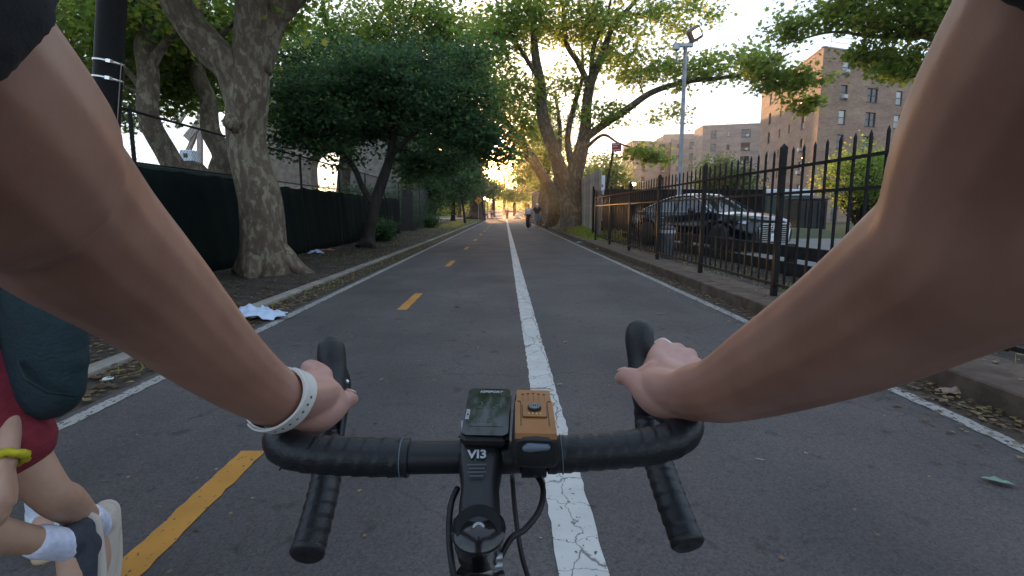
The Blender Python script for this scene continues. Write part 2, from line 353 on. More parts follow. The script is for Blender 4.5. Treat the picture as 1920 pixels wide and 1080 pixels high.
M['white_plastic'] = mat('white_plastic', (.62, .66, .74), (.72, .75, .82), 8, .4, .3, 14)

def vary(m, amt=.35):
    t = m.node_tree; b = t.nodes['Principled BSDF']; l = b.inputs['Base Color'].links[0].from_socket; oi = t.nodes.new('ShaderNodeObjectInfo'); mr = t.nodes.new('ShaderNodeMapRange'); mr.inputs['To Min'].default_value = 1 - amt; mr.inputs['To Max'].default_value = 1 + amt
    hs = t.nodes.new('ShaderNodeHueSaturation'); t.links.new(oi.outputs['Random'], mr.inputs['Value']); t.links.new(mr.outputs['Result'], hs.inputs['Value']); t.links.new(l, hs.inputs['Color']); t.links.new(hs.outputs['Color'], b.inputs['Base Color'])
vary(M['wood']); vary(M['concrete'], .1); vary(M['kerb'], .12)

def wear(m):
    t = m.node_tree; b = t.nodes['Principled BSDF']; l = b.inputs['Base Color'].links[0].from_socket; co = t.nodes.new('ShaderNodeTexCoord')
    def mul(fac, c):
        global _o
        x = t.nodes.new('ShaderNodeMix'); x.data_type = 'RGBA'; x.blend_type = 'MULTIPLY'; t.links.new(fac, x.inputs[0]); t.links.new(_o, x.inputs[6]); x.inputs[7].default_value = (*c, 1); _o = x.outputs[2]
    def noise(s, d, sc, lo, hi, w=0):
        mm = t.nodes.new('ShaderNodeMapping'); mm.inputs['Scale'].default_value = sc; n = t.nodes.new('ShaderNodeTexNoise'); n.inputs['Scale'].default_value = s; n.inputs['Detail'].default_value = d; n.inputs['Distortion'].default_value = w
        r = t.nodes.new('ShaderNodeMapRange'); r.inputs['From Min'].default_value = lo; r.inputs['From Max'].default_value = hi; t.links.new(co.outputs['Object'], mm.inputs['Vector']); t.links.new(mm.outputs['Vector'], n.inputs['Vector']); t.links.new(n.outputs['Fac'], r.inputs['Value']); return r.outputs['Result']
    global _o
    _o = l
    mul(noise(1.1, 5, (1, .18, 1), .48, .75), (.72, .72, .73)); mul(noise(.5, 6, (1, .5, 1), .50, .70, .6), (1.28, 1.24, 1.2)); mul(noise(7, 4, (1, 1, 1), .62, .70), (.60, .60, .60))
    ad = t.nodes.new('ShaderNodeVectorMath'); ad.operation = 'MULTIPLY_ADD'; n3 = t.nodes.new('ShaderNodeTexNoise'); n3.inputs['Scale'].default_value = 2.5; n3.inputs['Detail'].default_value = 6; t.links.new(co.outputs['Object'], n3.inputs['Vector']); t.links.new(n3.outputs['Color'], ad.inputs[0]); ad.inputs[1].default_value = (.5, .5, 0); t.links.new(co.outputs['Object'], ad.inputs[2])
    v = t.nodes.new('ShaderNodeTexVoronoi'); v.feature = 'DISTANCE_TO_EDGE'; v.inputs['Scale'].default_value = .42; t.links.new(ad.outputs[0], v.inputs['Vector']); r = t.nodes.new('ShaderNodeMapRange'); r.inputs['From Min'].default_value = .0015; r.inputs['From Max'].default_value = .005; r.inputs['To Min'].default_value = .35; r.inputs['To Max'].default_value = 0; t.links.new(v.outputs['Distance'], r.inputs['Value'])
    mul(r.outputs['Result'], (.35, .34, .33)); t.links.new(_o, b.inputs['Base Color'])
wear(M['asphalt'])
# ================================================================== THE SETTING
rng = np.random.default_rng(7); random.seed(7)
def sheet(name, x0, x1, y0, y1, z, m, nx=1, ny=1, hz=None, kind='structure'):
    xs = np.linspace(x0, x1, nx + 1); ys = np.linspace(y0, y1, ny + 1); X, Y = np.meshgrid(xs, ys)
    Z = np.full(X.shape, z) if hz is None else hz(X, Y)
    V = np.stack([X, Y, Z], -1).reshape(-1, 3); i = np.arange(ny)[:, None] * (nx + 1) + np.arange(nx)[None]
    Fc = np.stack([i, i + 1, i + nx + 2, i + nx + 1], -1).reshape(-1, 4)
    o = bpy.data.objects.new(name, np_mesh(name, V, Fc, m, True)); COL.objects.link(o); return tag(o, kind=kind)
sheet('ground', -700, 700, -300, 1100, -0.06, M['grass_ground'])
sheet('path', -2.62, 2.75, -8, 92, 0.0, M['asphalt'])
def bumpy(z, a, s=1.7):
    return lambda X, Y: z + a * (np.sin(X * s + np.sin(Y * .9)) * np.cos(Y * s * .7 + 1.3 * np.sin(X)) + .5 * np.sin(X * 4.1 + Y * 3.3) * np.sin(Y * 5.2 - X))
sheet('verge_dirt', -16, -3.18, -8, 60, .03, M['dirt'], 60, 260, bumpy(.03, .022))
sheet('gutter_dirt', -3.06, -2.60, -8, 92, -.004, M['gutter'], 4, 300, lambda X, Y: -.004 + .012 * np.clip(np.sin(Y * 3 + 7 * X) * np.sin(Y * 1.7), 0, 1) * (X < -2.62))
sheet('gutter_dirt', 2.70, 2.98, -8, 70, -.004, M['gutter'], 4, 260, lambda X, Y: -.004 + .02 * np.clip(np.sin(Y * 2.3 + 5 * X), 0, 1) * (X > 2.72))
# kerb stones with joints (pieces of the two kerbs)
def kerb(name, x0, x1, h, y0, y1, L, m):
    root = tag(bpy.data.objects.new(name, None), kind='structure'); COL.objects.link(root)
    b = MB().bbox((0, 0, 0), (x1 - x0, L - .012, h + .2), .012).mesh('kerb_stone', m)
    y = y0
    while y < y1:
        o = inst('kerb_stone', b, ((x0 + x1) / 2 + random.uniform(-.006, .006), y + L / 2, h - (h + .2) / 2 + random.uniform(-.006, .006)), root, random.uniform(-.003, .003)); y += L
kerb('kerb', -3.20, -3.05, .045, -6, 60, 3.0, M['concrete'])
kerb('kerb', 2.97, 3.20, .15, -4, 62, 3.0, M['kerb'])
sheet('fence_footing', 3.20, 3.62, -4, 20.4, .145, M['kerb'], 2, 60, bumpy(.145, .006))
sheet('verge_dirt', 3.62, 4.9, -4, 20.4, .11, M['dirt'], 8, 90, bumpy(.12, .02))
sheet('car_park', 4.9, 34, -6, 22.5, .15, M['lot'])
def bank(X, Y): return .08 + .36 * np.clip((X - 3.2) / 1.0, 0, 1) ** .8 * np.clip((Y - 20.4) / 3, 0, 1) + .015 * np.sin(X * 5) * np.sin(Y * 3)
sheet('grass_bank', 3.20, 14, 20.4, 70, 0, M['grass_ground'], 40, 150, bank)
sheet('grass_verge', -9, -3.2, 44, 92, 0.02, M['grass_ground'], 10, 60, bumpy(.05, .03))
sheet('cross_street', -120, 120, 92, 104, .0, M['farroad'])
sheet('far_street', -4.2, 3.4, 104, 240, 0.0, M['farroad'], 1, 30, lambda X, Y: .004 + np.clip((Y - 104) / 130, 0, 1) * 2.2)
for nm, x0, x1, z, m, runs in (('lane_line', .175, .345, .004, M['white'], [(-6, 91)]), ('edge_line', -2.56, -2.46, .004, M['edge'], [(-6, 91)]), ('edge_line', 2.60, 2.70, .004, M['edge'], [(-6, 66)]),
                               ('dashed_line', -1.335, -1.215, .004, M['yellow'], [(1.2 + 5.28 * k, 2.56 + 5.28 * k) for k in range(-1, 14)])):
    mb = MB()
    for y0, y1 in runs:
        n = max(2, int((y1 - y0) / .06)) if nm != 'dashed_line' else 26
        # ragged painted edges
        w = .006 if nm != 'edge_line' else .008
        L = [(x0 + random.uniform(-w, w), y0 + (y1 - y0) * k / n + (random.uniform(-.01, .02) if k in (0, n) else 0), z) for k in range(n + 1)]
        Q = [(x1 + random.uniform(-w, w), p[1], z) for p in L]
        mb.add(L + Q, [(k, n + 1 + k, n + 2 + k, k + 1) for k in range(n)])
    tag(mb.build(nm, m), kind='structure')
for xc, ya, yb in ((1.6, 9.6, 10.1), (1.1, 31, 31.2), (-.6, 27.5, 27.8)):
    pass

# ------------------------------------------------------------------ leaves
LEAF4 = (np.array([(0, 0, 0), (.5, .45, .10), (0, 1, 0), (-.5, .45, .10)]), np.array([(0, 1, 2), (0, 2, 3)]))
LEAF7 = (np.array([(0, 0, 0), (.52, .18, .05), (.30, .42, .02), (.62, .74, .10), (.20, .70, 0), (0, 1.08, -.08), (-.20, .70, 0), (-.62, .74, .10), (-.30, .42, .02), (-.52, .18, .05)]),
         np.array([(0, 1, 2), (0, 2, 4), (2, 3, 4), (0, 4, 5), (0, 5, 6), (0, 6, 8), (6, 7, 8), (0, 8, 9)]))
def leaf_mesh(name, P, size, m, rg, up=.55, tmpl=LEAF4, tint=None, flat=0.0):
    P = np.asarray(P); N = len(P); T, Fc = tmpl
    n = rg.normal(size=(N, 3)); n[:, 2] = np.abs(n[:, 2]) * 1.0 + up; n /= np.linalg.norm(n, axis=1, keepdims=True)
    if flat: n = n * (1 - flat) + np.array([0, 0, flat]); n /= np.linalg.norm(n, axis=1, keepdims=True)
    a = rg.normal(size=(N, 3)); a -= n * (a * n).sum(1, keepdims=True); a /= np.linalg.norm(a, axis=1, keepdims=True); b = np.cross(n, a)
    s = size * rg.uniform(.65, 1.25, N)[:, None, None]
    V = P[:, None] + s * (T[None, :, 0, None] * a[:, None] + T[None, :, 1, None] * b[:, None] + T[None, :, 2, None] * n[:, None])
    k = len(T); Fa = (np.arange(N)[:, None, None] * k + Fc[None]).reshape(-1, 3)
    t = rg.uniform(0, 1, N) if tint is None else np.clip(tint + rg.normal(0, .18, N), 0, 1)
    return np_mesh(name, V.reshape(-1, 3), Fa, m, False, np.repeat(t, k))
# ------------------------------------------------------------------ trees
def tree(name, label, base, limbs, blobs, leaf, lm, bm, seed, group=None, tmpl=LEAF4, twig=.012, sides=8, flat=.5):
    """limbs: polylines of (point, radius); blobs: (centre, radii, clusters, leaves per cluster, spread)"""
    rg = np.random.default_rng(seed); rd = random.Random(seed)
    root = thing(name, label, 'tree', base, group)
    mb = MB(); nodes = []
    for i, L in enumerate(limbs):
        Q0 = np.array([(*p, r) for p, r in L]); k = rg.normal(0, 1, (len(Q0), 3)) * Q0[:, 3:4] * .16; k[0] = 0; Q0[:, :3] += k * (Q0[:, 2:3] > base[2] + .5); P = crom(Q0, 7)
        ph = rd.uniform(0, 6); nn = 16 if P[0, 3] > .2 else sides
        fl = P[0, 3] > .2 and i == 0
        mb.tube([Vector(q[:3]) for q in P], list(P[:, 3]), n=nn, fn=(lambda l, w, r: r * (1 + .05 * math.sin(3 * w + ph + l * .5) + .03 * math.sin(5 * w + l * 1.1) + .025 * math.sin(2 * w - l * 1.7) + (.55 * math.exp(-l * 2.6 / max(r, .2) * .4) * (1 + .8 * math.sin(4 * w + ph)) * .5 if fl else 0))))
        for q in P[max(2, int(len(P) * (.45 if i == 0 else .2))):]: nodes.append((q[:3], q[3]))
    leaves, tints = [], []
    for c, rad, nc, lpc, sp in blobs:
        c = np.array(c); rad = np.array(rad)
        N = np.array([q[0] for q in nodes]); d = np.linalg.norm(N - c, axis=1) + np.maximum(0, N[:, 2] - c[2]) * .8; j = int(d.argmin()); s = N[j]; r0 = min(nodes[j][1] * .6, .02 + .012 * np.linalg.norm(c - s))
        bough = crom([(*s, r0), (*(s + (c - s) * .5 + np.array([0, 0, .12 * np.linalg.norm(c - s)]) + rg.normal(0, .1, 3)), r0 * .6), (*c, max(r0 * .3, .012))], 5)
        if np.linalg.norm(c - s) > .3:
            mb.tube([Vector(q[:3]) for q in bough], list(bough[:, 3]), n=6); loc = [(q[:3], q[3]) for q in bough[2:]]; nodes += loc
        else: loc = [(s, r0)]
        LN = np.array([q[0] for q in loc])
        for _ in range(nc):
            v = rg.normal(size=3); v /= np.linalg.norm(v); p = c + v * rad * rg.uniform(.05, 1) ** (1 / 2.3)
            q = LN[int(np.linalg.norm(LN - p, axis=1).argmin())]
            mid = q + (p - q) * .55 + rg.normal(0, .12, 3) * np.linalg.norm(p - q) + np.array([0, 0, .06 * np.linalg.norm(p - q)])
            tw = crom([(*q, twig * 1.5), (*mid, twig), (*p, twig * .5)], 3)
            mb.tube([Vector(x[:3]) for x in tw], list(tw[:, 3]), n=4, cap=False)
            k = max(3, int(lpc * rg.uniform(.6, 1.4)))
            g = rg.normal(0, 1, (k, 3)) * np.array([sp, sp, sp * flat]) + p; t = rg.uniform(.1, .7)
            # leaves also sit along the twig
            e = rg.uniform(.45, 1, k)[:, None]; g2 = np.where(rg.random((k, 1)) < .35, q + (p - q) * e + rg.normal(0, sp * .45, (k, 3)), g)
            leaves.append(g2); tints.append(np.full(k, t))
    mb.build('trunk', bm, root, True)
    o = bpy.data.objects.new('crown', leaf_mesh('crown', np.vstack(leaves), leaf, lm, rg, tmpl=tmpl, tint=np.concatenate(tints))); COL.objects.link(o); wparent(o, root)
    return root
def px(x, y, Y): return tuple(at(x, y, Y))
def blob(x, y, Y, rx, ry, depth, nc, lpc, sp):
    k = Y / F; return (px(x, y, Y), (rx * k, depth, ry * k), nc, lpc, sp)
def limb(pts): return [((px(x, y, Y)), r) for x, y, Y, r in pts]
PG = None
# the big mottled plane tree left of the path
b0 = gnd(503, 512, .02)
tree('plane_tree', 'thick mottled plane tree trunk forking low in front of the green fence screen', b0,
     [[(tuple(b0), .50), (px(496, 470, 10.2), .41), (px(484, 380, 10.2), .375), (px(468, 270, 10.2), .345), (px(460, 180, 10.2), .37), (px(466, 90, 10.1), .31), (px(474, 0, 10), .30), (px(480, -160, 9.8), .27), (px(470, -420, 9.4), .2)],
      limb([(455, 195, 10.2, .30), (430, 128, 10.1, .28), (390, 88, 10, .28), (345, 35, 9.8, .25), (318, -30, 9.6, .23), (300, -160, 9.2, .17), (250, -380, 8.6, .10)]),
      limb([(480, 130, 10.2, .26), (505, 45, 10.2, .22), (540, 5, 10.2, .20), (590, -45, 10.2, .17), (690, -150, 10, .12), (800, -300, 9.6, .08)]),
      [(tuple(Vector(b0) + Vector((-.15, -.1, .75))), .22), (tuple(Vector(b0) + Vector((.30, -.10, .38))), .22), (tuple(Vector(b0) + Vector((.62, -.12, .10))), .15), (tuple(Vector(b0) + Vector((.92, -.10, -.05))), .07)],
      [(tuple(Vector(b0) + Vector((-.1, -.1, .8))), .22), (tuple(Vector(b0) + Vector((-.05, -.42, .30))), .23), (tuple(Vector(b0) + Vector((.0, -.66, .04))), .14), (tuple(Vector(b0) + Vector((.05, -.8, -.1))), .06)],
      limb([(452, 236, 10.0, .18), (432, 230, 9.9, .18), (424, 234, 9.85, .10)])],
     [blob(430, -200, 9.5, 330, 120, 2.5, 70, 42, .38), blob(640, -160, 9.8, 200, 100, 2.0, 45, 42, .38), blob(560, 20, 10.6, 60, 40, .8, 7, 40, .3), blob(300, -300, 8, 300, 100, 3, 50, 40, .4), blob(760, -320, 9, 200, 120, 3, 45, 40, .4), blob(250, 10, 12, 130, 40, 1.2, 22, 42, .35), ((-2.2, 8.5, 9.3), (2.4, 2.2, .9), 34, 36, .36), ((.8, 10.5, 10.8), (2.4, 2.4, 1.0), 26, 34, .36), ((-4.0, 6.0, 9.0), (2.2, 2.6, .9), 50, 40, .42), ((-.8, 13, 13), (2.6, 2.4, 1.0), 26, 36, .4)],
     .13, M['leaf_plane'], M['bark'], 11, tmpl=LEAF7)
# two curved planes behind the fence
for (nm, lab, pts, bl, sd) in (
    ('plane_tree', 'slender plane tree curving behind the fence, nearest the black lamp post',
     [(372, 335, 13.2, .26), (340, 318, 13.0, .25), (308, 285, 12.8, .24), (288, 225, 12.6, .22), (272, 140, 12.6, .21), (272, 80, 12.6, .20), (290, 20, 12.5, .17), (300, -60, 12.4, .12)],
     [blob(200, 30, 13.5, 140, 60, 1.8, 70, 50, .34), blob(330, 90, 14, 90, 60, 1.5, 46, 50, .34), blob(190, 210, 15, 50, 40, 1, 18, 46, .32), blob(250, 60, 16.5, 150, 90, 1.5, 60, 46, .4), blob(230, 150, 14.5, 70, 60, 1.2, 22, 46, .34), blob(160, 120, 13, 80, 80, 1.5, 26, 44, .34), blob(290, -60, 12.5, 200, 50, 2, 36, 40, .36), blob(300, 215, 15, 40, 25, .8, 7, 30, .3)], 21),
    ('plane_tree', 'plane tree with dark forked trunk behind the fence, left of the thick mottled one',
     [(412, 330, 14.6, .30), (415, 290, 14.5, .28), (398, 250, 14.4, .24), (385, 190, 14.4, .20), (372, 130, 14.3, .18), (370, 60, 14.3, .15), (378, -20, 14.2, .12), (380, -100, 14.2, .08)],
     [blob(390, 60, 15.5, 110, 70, 1.8, 66, 50, .34), blob(330, 150, 15.5, 80, 55, 1.5, 46, 50, .33), blob(540, 150, 20, 60, 120, 1.6, 60, 46, .42), blob(460, 200, 19, 60, 50, 1.4, 26, 46, .4), blob(420, 160, 16, 60, 60, 1.2, 20, 44, .33), blob(450, -60, 15, 160, 60, 2, 36, 40, .36), blob(230, 80, 16.5, 110, 90, 1.6, 34, 44, .36)], 22)):
    L = limb(pts); b = Vector(L[0][0]); g = (b.x - .25, b.y + .2, -.05); L[0:0] = [(g, L[0][1] * 1.25)]
    ex = [limb([(pts[3][0], pts[3][1], pts[3][2], .12), (pts[3][0] - 30, pts[3][1] - 70, pts[3][2] + .3, .08), (pts[3][0] - 90, pts[3][1] - 130, pts[3][2] + .6, .05)]),
          limb([(pts[4][0], pts[4][1], pts[4][2], .13), (pts[4][0] + 40, pts[4][1] - 60, pts[4][2], .09), (pts[4][0] + 90, pts[4][1] - 110, pts[4][2] - .4, .05)])]
    tree(nm, lab, g, [L] + ex, bl, .125, M['leaf_lime'], M['bark'], sd, tmpl=LEAF7, twig=.01)
# dark broad tree over the path's left edge
b1 = gnd(688, 466, .02)
tree('street_tree', 'dark spreading tree with a forked trunk, first one beyond the thick mottled trunk', b1,
     [[(tuple(b1), .26), (px(692, 440, 17.6), .20), (px(700, 390, 17.6), .18), (px(716, 345, 17.6), .17), (px(730, 300, 17.7), .14), (px(742, 240, 17.8), .11), (px(760, 150, 18), .06)],
      limb([(700, 385, 17.6, .12), (680, 350, 17.4, .10), (664, 315, 17.2, .09), (640, 288, 17, .08), (600, 262, 16.7, .06), (540, 240, 16.4, .04)]),
      limb([(735, 290, 17.7, .09), (790, 240, 17.3, .07), (860, 225, 17, .05), (920, 230, 16.8, .03)]),
      limb([(742, 240, 17.8, .08), (700, 180, 17.6, .06), (640, 150, 17.4, .04)])],
     [blob(590, 235, 16.6, 85, 48, 1.5, 60, 60, .30), blob(650, 180, 17, 100, 60, 1.8, 80, 60, .30), blob(745, 165, 17.4, 110, 60, 1.8, 85, 60, .30), blob(835, 215, 17.2, 95, 55, 1.6, 80, 60, .30), blob(905, 262, 17, 50, 36, 1.2, 38, 60, .28), blob(700, 250, 18.5, 120, 40, 1.4, 50, 56, .3), blob(555, 190, 17, 50, 50, 1.2, 26, 56, .3), blob(790, 300, 19, 60, 22, 1.0, 12, 50, .28), blob(640, 300, 16.8, 36, 20, .5, 7, 30, .25), blob(650, 120, 17.5, 110, 34, 1.6, 26, 40, .34), blob(790, 115, 17.8, 110, 34, 1.6, 26, 40, .34), blob(890, 170, 17.5, 70, 34, 1.4, 20, 40, .32), blob(940, 290, 17.2, 40, 30, 1.0, 12, 36, .3), blob(530, 260, 16.3, 34, 40, .8, 12, 36, .3), blob(840, 300, 18.8, 70, 34, 1.0, 34, 46, .3), blob(770, 320, 19.5, 44, 40, .9, 20, 44, .28), blob(600, 275, 16.6, 60, 24, .8, 16, 40, .28), blob(868, 345, 21, 40, 30, 1.0, 18, 40, .32), blob(560, 110, 18.5, 70, 50, 1.4, 24, 38, .36), blob(880, 120, 18, 60, 40, 1.4, 18, 38, .36)],
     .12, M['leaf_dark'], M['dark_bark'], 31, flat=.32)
b2 = gnd(762, 432, .02)
tree('street_tree', 'straight dark trunk with ivy at its foot, second tree beyond the mottled plane', b2,
     [[(tuple(b2), .50), (px(762, 400, b2.y), .36), (px(760, 330, b2.y), .34), (px(757, 260, b2.y), .30), (px(752, 180, b2.y), .22), (px(740, 80, b2.y), .1)],
      limb([(757, 260, b2.y, .2), (800, 210, b2.y - .5, .12), (850, 170, b2.y - 1, .06)]), limb([(757, 270, b2.y, .2), (700, 230, b2.y, .12), (650, 200, b2.y, .06)])],
     [blob(740, 210, 27, 150, 60, 2.5, 80, 50, .5), blob(850, 260, 27, 70, 45, 2, 50, 50, .45), blob(640, 190, 28, 90, 60, 2.5, 45, 46, .5), blob(760, 110, 28, 120, 60, 2.5, 44, 44, .5)],
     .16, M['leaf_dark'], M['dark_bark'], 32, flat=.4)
b3 = gnd(812, 416, .02)
tree('street_tree', 'small crooked tree leaning over the dirt verge before the chain link stretch', b3,
     [[(tuple(b3), .32), (px(814, 400, b3.y), .26), (px(822, 380, b3.y), .24), (px(838, 362, b3.y), .20), (px(850, 330, b3.y), .15), (px(850, 280, b3.y), .1)]],
     [blob(840, 320, 50, 60, 34, 2.5, 56, 50, .7), blob(790, 330, 52, 40, 25, 2, 24, 44, .7), blob(850, 260, 52, 90, 55, 3, 70, 44, .8)],
     .24, M['leaf_dark'], M['dark_bark'], 33)
b4 = gnd(872, 419, .02)
tree('street_tree', 'thin sapling with a dark stem at the left edge of the path', b4,
     [[(tuple(b4), .14), (px(870, 400, b4.y), .11), (px(866, 370, b4.y), .10), (px(868, 330, b4.y), .07), (px(870, 300, b4.y), .03)]],
     [blob(868, 345, b4.y, 38, 28, 1.6, 34, 46, .55), blob(878, 300, b4.y, 45, 35, 1.8, 36, 44, .6)],
     .22, M['leaf_dark'], M['dark_bark'], 34)
b5 = gnd(891, 411, .02)
tree('street_tree', 'massive reddish brown trunk at the far left edge of the path', b5,
     [[(tuple(b5), 1.2), (px(891, 395, b5.y), .95), (px(892, 360, b5.y), .85), (px(893, 330, b5.y), .7), (px(890, 280, b5.y), .4), (px(885, 200, b5.y), .2)]],
     [blob(862, 345, b5.y - 4, 34, 26, 3, 34, 46, .9), blob(862, 300, b5.y - 3, 44, 44, 4, 60, 46, 1.0), blob(850, 230, b5.y, 90, 70, 4, 80, 46, 1.2), blob(905, 262, b5.y, 20, 20, 3, 12, 36, .9), blob(906, 318, b5.y, 9, 22, 1.5, 10, 34, .5), blob(893, 340, b5.y - 5, 16, 18, 2, 16, 40, .7)],
     .34, M['leaf_dark'], M['brown_bark'], 35)
# light airy crowns high behind the dark tree
tree('plane_tree', 'tall airy plane tree rising behind the dark spreading tree', tuple(gnd(640, 432, 0)),
     [[(tuple(gnd(640, 432, 0)), .5), (px(645, 330, 34), .4), (px(655, 220, 34), .32), (px(640, 120, 33), .22), (px(610, 40, 32), .14), (px(600, -60, 31), .08)],
      limb([(655, 215, 34, .22), (720, 130, 33, .14), (760, 60, 32, .09), (790, -30, 31, .05)]), limb([(645, 140, 33, .15), (580, 90, 33, .10), (540, 60, 33, .06)])],
     [blob(640, 80, 33, 90, 50, 3, 80, 44, .55), blob(700, 130, 33, 120, 40, 3, 60, 44, .55), blob(870, 130, 33, 60, 50, 3, 50, 44, .55), blob(740, 60, 32, 80, 50, 3, 64, 44, .55), blob(830, 50, 32, 80, 50, 3, 60, 44, .55), blob(800, 140, 33, 70, 40, 3, 44, 44, .55), blob(560, 60, 33, 50, 40, 2, 16, 36, .5), blob(690, -10, 31, 160, 30, 3, 34, 36, .6), blob(600, 150, 33, 60, 40, 2.5, 24, 40, .5)],
     .19, M['leaf_plane'], M['bark_far'], 41, tmpl=LEAF7)
# ------------------------------------------------------------------ right hand planes
bA = (3.95, 30.0, .40)
tree('plane_tree', 'huge multi-stemmed plane tree on the grass bank beside the grey board fence', bA,
     [[(bA, .82), (px(1072, 400, 30), .66), (px(1074, 350, 30), .60), (px(1088, 300, 30), .42), (px(1097, 250, 30), .34), (px(1103, 200, 30), .28), (px(1108, 150, 29.8), .24), (px(1128, 100, 29.5), .19), (px(1150, 50, 29), .14), (px(1190, 5, 28.5), .10), (px(1230, -50, 28), .06)],
      limb([(1068, 380, 30, .46), (1058, 340, 29.8, .42), (1038, 290, 29.6, .36), (1022, 220, 29.4, .31), (1012, 160, 29.2, .26), (1004, 110, 29, .22), (1002, 50, 28.8, .17), (1008, -40, 28.5, .12)]),
      limb([(1090, 265, 30, .24), (1130, 235, 29.4, .20), (1175, 205, 28.8, .18), (1225, 172, 28, .15), (1290, 152, 27.2, .12), (1360, 145, 26.5, .09), (1430, 128, 26, .06), (1480, 100, 25.6, .03)]),
      limb([(1106, 165, 29.9, .19), (1085, 120, 29.9, .16), (1062, 80, 29.8, .13), (1056, 20, 29.7, .10), (1052, -40, 29.6, .06)]),
      limb([(1108, 160, 29.8, .15), (1112, 90, 29.4, .12), (1135, 40, 29, .08), (1150, -20, 28.6, .05)]),
      limb([(1078, 330, 30, .22), (1066, 260, 30.6, .18), (1078, 190, 31, .14), (1092, 140, 31.2, .10), (1090, 60, 31.4, .06)]),
      limb([(1012, 150, 29.2, .14), (975, 90, 28.6, .10), (950, 50, 28.2, .07), (930, 0, 28, .04)]),
      limb([(1095, 280, 30, .11), (1130, 253, 29, .08), (1160, 268, 28, .05), (1200, 282, 27.4, .03)])],
     [blob(1010, 40, 29, 90, 45, 2.5, 52, 44, .48), blob(1110, 40, 29, 80, 45, 2.5, 48, 44, .48), blob(1220, 35, 28, 90, 40, 2.2, 30, 38, .45), blob(1180, 125, 28.6, 80, 40, 2.0, 32, 42, .42), blob(1290, 130, 27.3, 90, 32, 1.8, 32, 42, .4), blob(1390, 120, 26.3, 70, 26, 1.6, 22, 40, .38), blob(940, 70, 28.4, 70, 50, 2.4, 46, 42, .46), blob(990, 170, 30, 60, 45, 2.2, 24, 40, .44), blob(1060, 170, 31, 55, 55, 2, 16, 36, .42), blob(1150, 210, 29, 60, 24, 1.6, 14, 36, .38), blob(1215, 288, 27.4, 44, 22, 1.0, 16, 44, .30), blob(1265, 215, 27.6, 50, 18, 1.2, 8, 28, .34), blob(1040, -60, 28.5, 240, 50, 3, 60, 36, .6), blob(1300, 20, 27.5, 60, 40, 1.8, 14, 34, .4), blob(1130, 110, 31, 60, 40, 2, 14, 36, .42)],
     .185, M['leaf_plane'], M['bark_far'], 51, tmpl=LEAF7)
bB = (3.5, 37.5, .40)
tree('plane_tree', 'plane tree with one long limb reaching left over the path, behind the walking couple', bB,
     [[(bB, .62), (px(1040, 400, 37), .46), (px(1038, 365, 37), .42), (px(1018, 335, 36.6), .34), (px(998, 300, 36.2), .28), (px(975, 262, 35.6), .22), (px(945, 225, 35), .15), (px(915, 195, 34.4), .09)],
      limb([(1012, 325, 36.5, .22), (985, 292, 36, .16), (960, 285, 35.4, .10), (930, 262, 35, .06)]), limb([(1040, 370, 37, .28), (1046, 310, 37.4, .2), (1050, 240, 37.8, .15), (1040, 170, 38, .1)])],
     [blob(950, 200, 35, 60, 45, 2.4, 46, 44, .5), blob(900, 150, 35, 80, 55, 2.6, 62, 44, .52), blob(985, 240, 36, 45, 40, 2, 20, 40, .46), blob(870, 70, 35, 90, 60, 3, 46, 40, .55), blob(960, 270, 35.4, 40, 20, 1.6, 12, 36, .44), blob(1045, 230, 38, 50, 50, 2, 20, 38, .5)],
     .20, M['leaf_plane'], M['bark_far'], 52, tmpl=LEAF7)
bC = (3.3, 45, .38)
tree('plane_tree', 'plane tree with a leaning trunk, farthest of the three on the grass bank', bC,
     [[(bC, .6), (px(1016, 400, 45), .48), (px(1018, 370, 45), .42), (px(1024, 320, 45), .34), (px(1028, 260, 45), .24), (px(1030, 190, 45), .12)],
      limb([(1020, 345, 45, .25), (1000, 310, 44.4, .18), (970, 300, 44, .12), (945, 290, 43.6, .06)])],
     [blob(1000, 306, 44.6, 42, 32, 2.4, 36, 42, .6), blob(1040, 300, 45, 40, 40, 2.4, 30, 42, .6), blob(982, 336, 45, 24, 14, 1.6, 12, 36, .5), blob(1000, 250, 45, 60, 40, 3, 34, 40, .65)],
     .25, M['leaf_plane'], M['bark_far'], 53)
# near plane tree right of the car park: only its boughs come into view
bD = (14.6, 16.5, .15)
tree('plane_tree', 'plane tree whose leafy boughs hang in from the right before the brick flats', bD,
     [[(bD, .55), (px(1830, 300, 16.5), .42), (px(1850, 150, 16.5), .36), (px(1880, 20, 16.5), .28), (px(1900, -120, 16.5), .18)],
      limb([(1850, 160, 16.5, .2), (1790, 90, 17, .13), (1720, 66, 17.6, .09), (1640, 70, 18.4, .06), (1560, 60, 19.2, .04), (1480, 80, 20, .025)]),
      limb([(1870, 60, 16.5, .18), (1800, 10, 17, .12), (1700, -10, 17.8, .08), (1580, 10, 18.8, .05), (1470, 60, 20, .03)]),
      limb([(1850, 170, 16.5, .12), (1790, 130, 17, .08), (1730, 140, 17.6, .05), (1690, 150, 18, .03)])],
     [blob(1700, 30, 17.8, 110, 36, 1.3, 60, 42, .26), blob(1590, 22, 18.8, 90, 26, 1.2, 36, 40, .26), blob(1480, 50, 20, 60, 34, 1.0, 22, 36, .28), blob(1690, 120, 18, 55, 34, .9, 34, 42, .24), blob(1620, 105, 18.6, 34, 26, .7, 14, 40, .22), blob(1470, 155, 20.5, 70, 26, .9, 36, 40, .25), blob(1510, 195, 20.5, 30, 14, .6, 10, 40, .2), blob(1420, 120, 21, 40, 24, .9, 14, 36, .26), blob(1790, 30, 17, 80, 60, 1.4, 40, 40, .28), blob(1690, -60, 17, 260, 40, 2, 60, 36, .34)],
     .15, M['leaf_lime'], M['bark'], 54, tmpl=LEAF7, twig=.009)
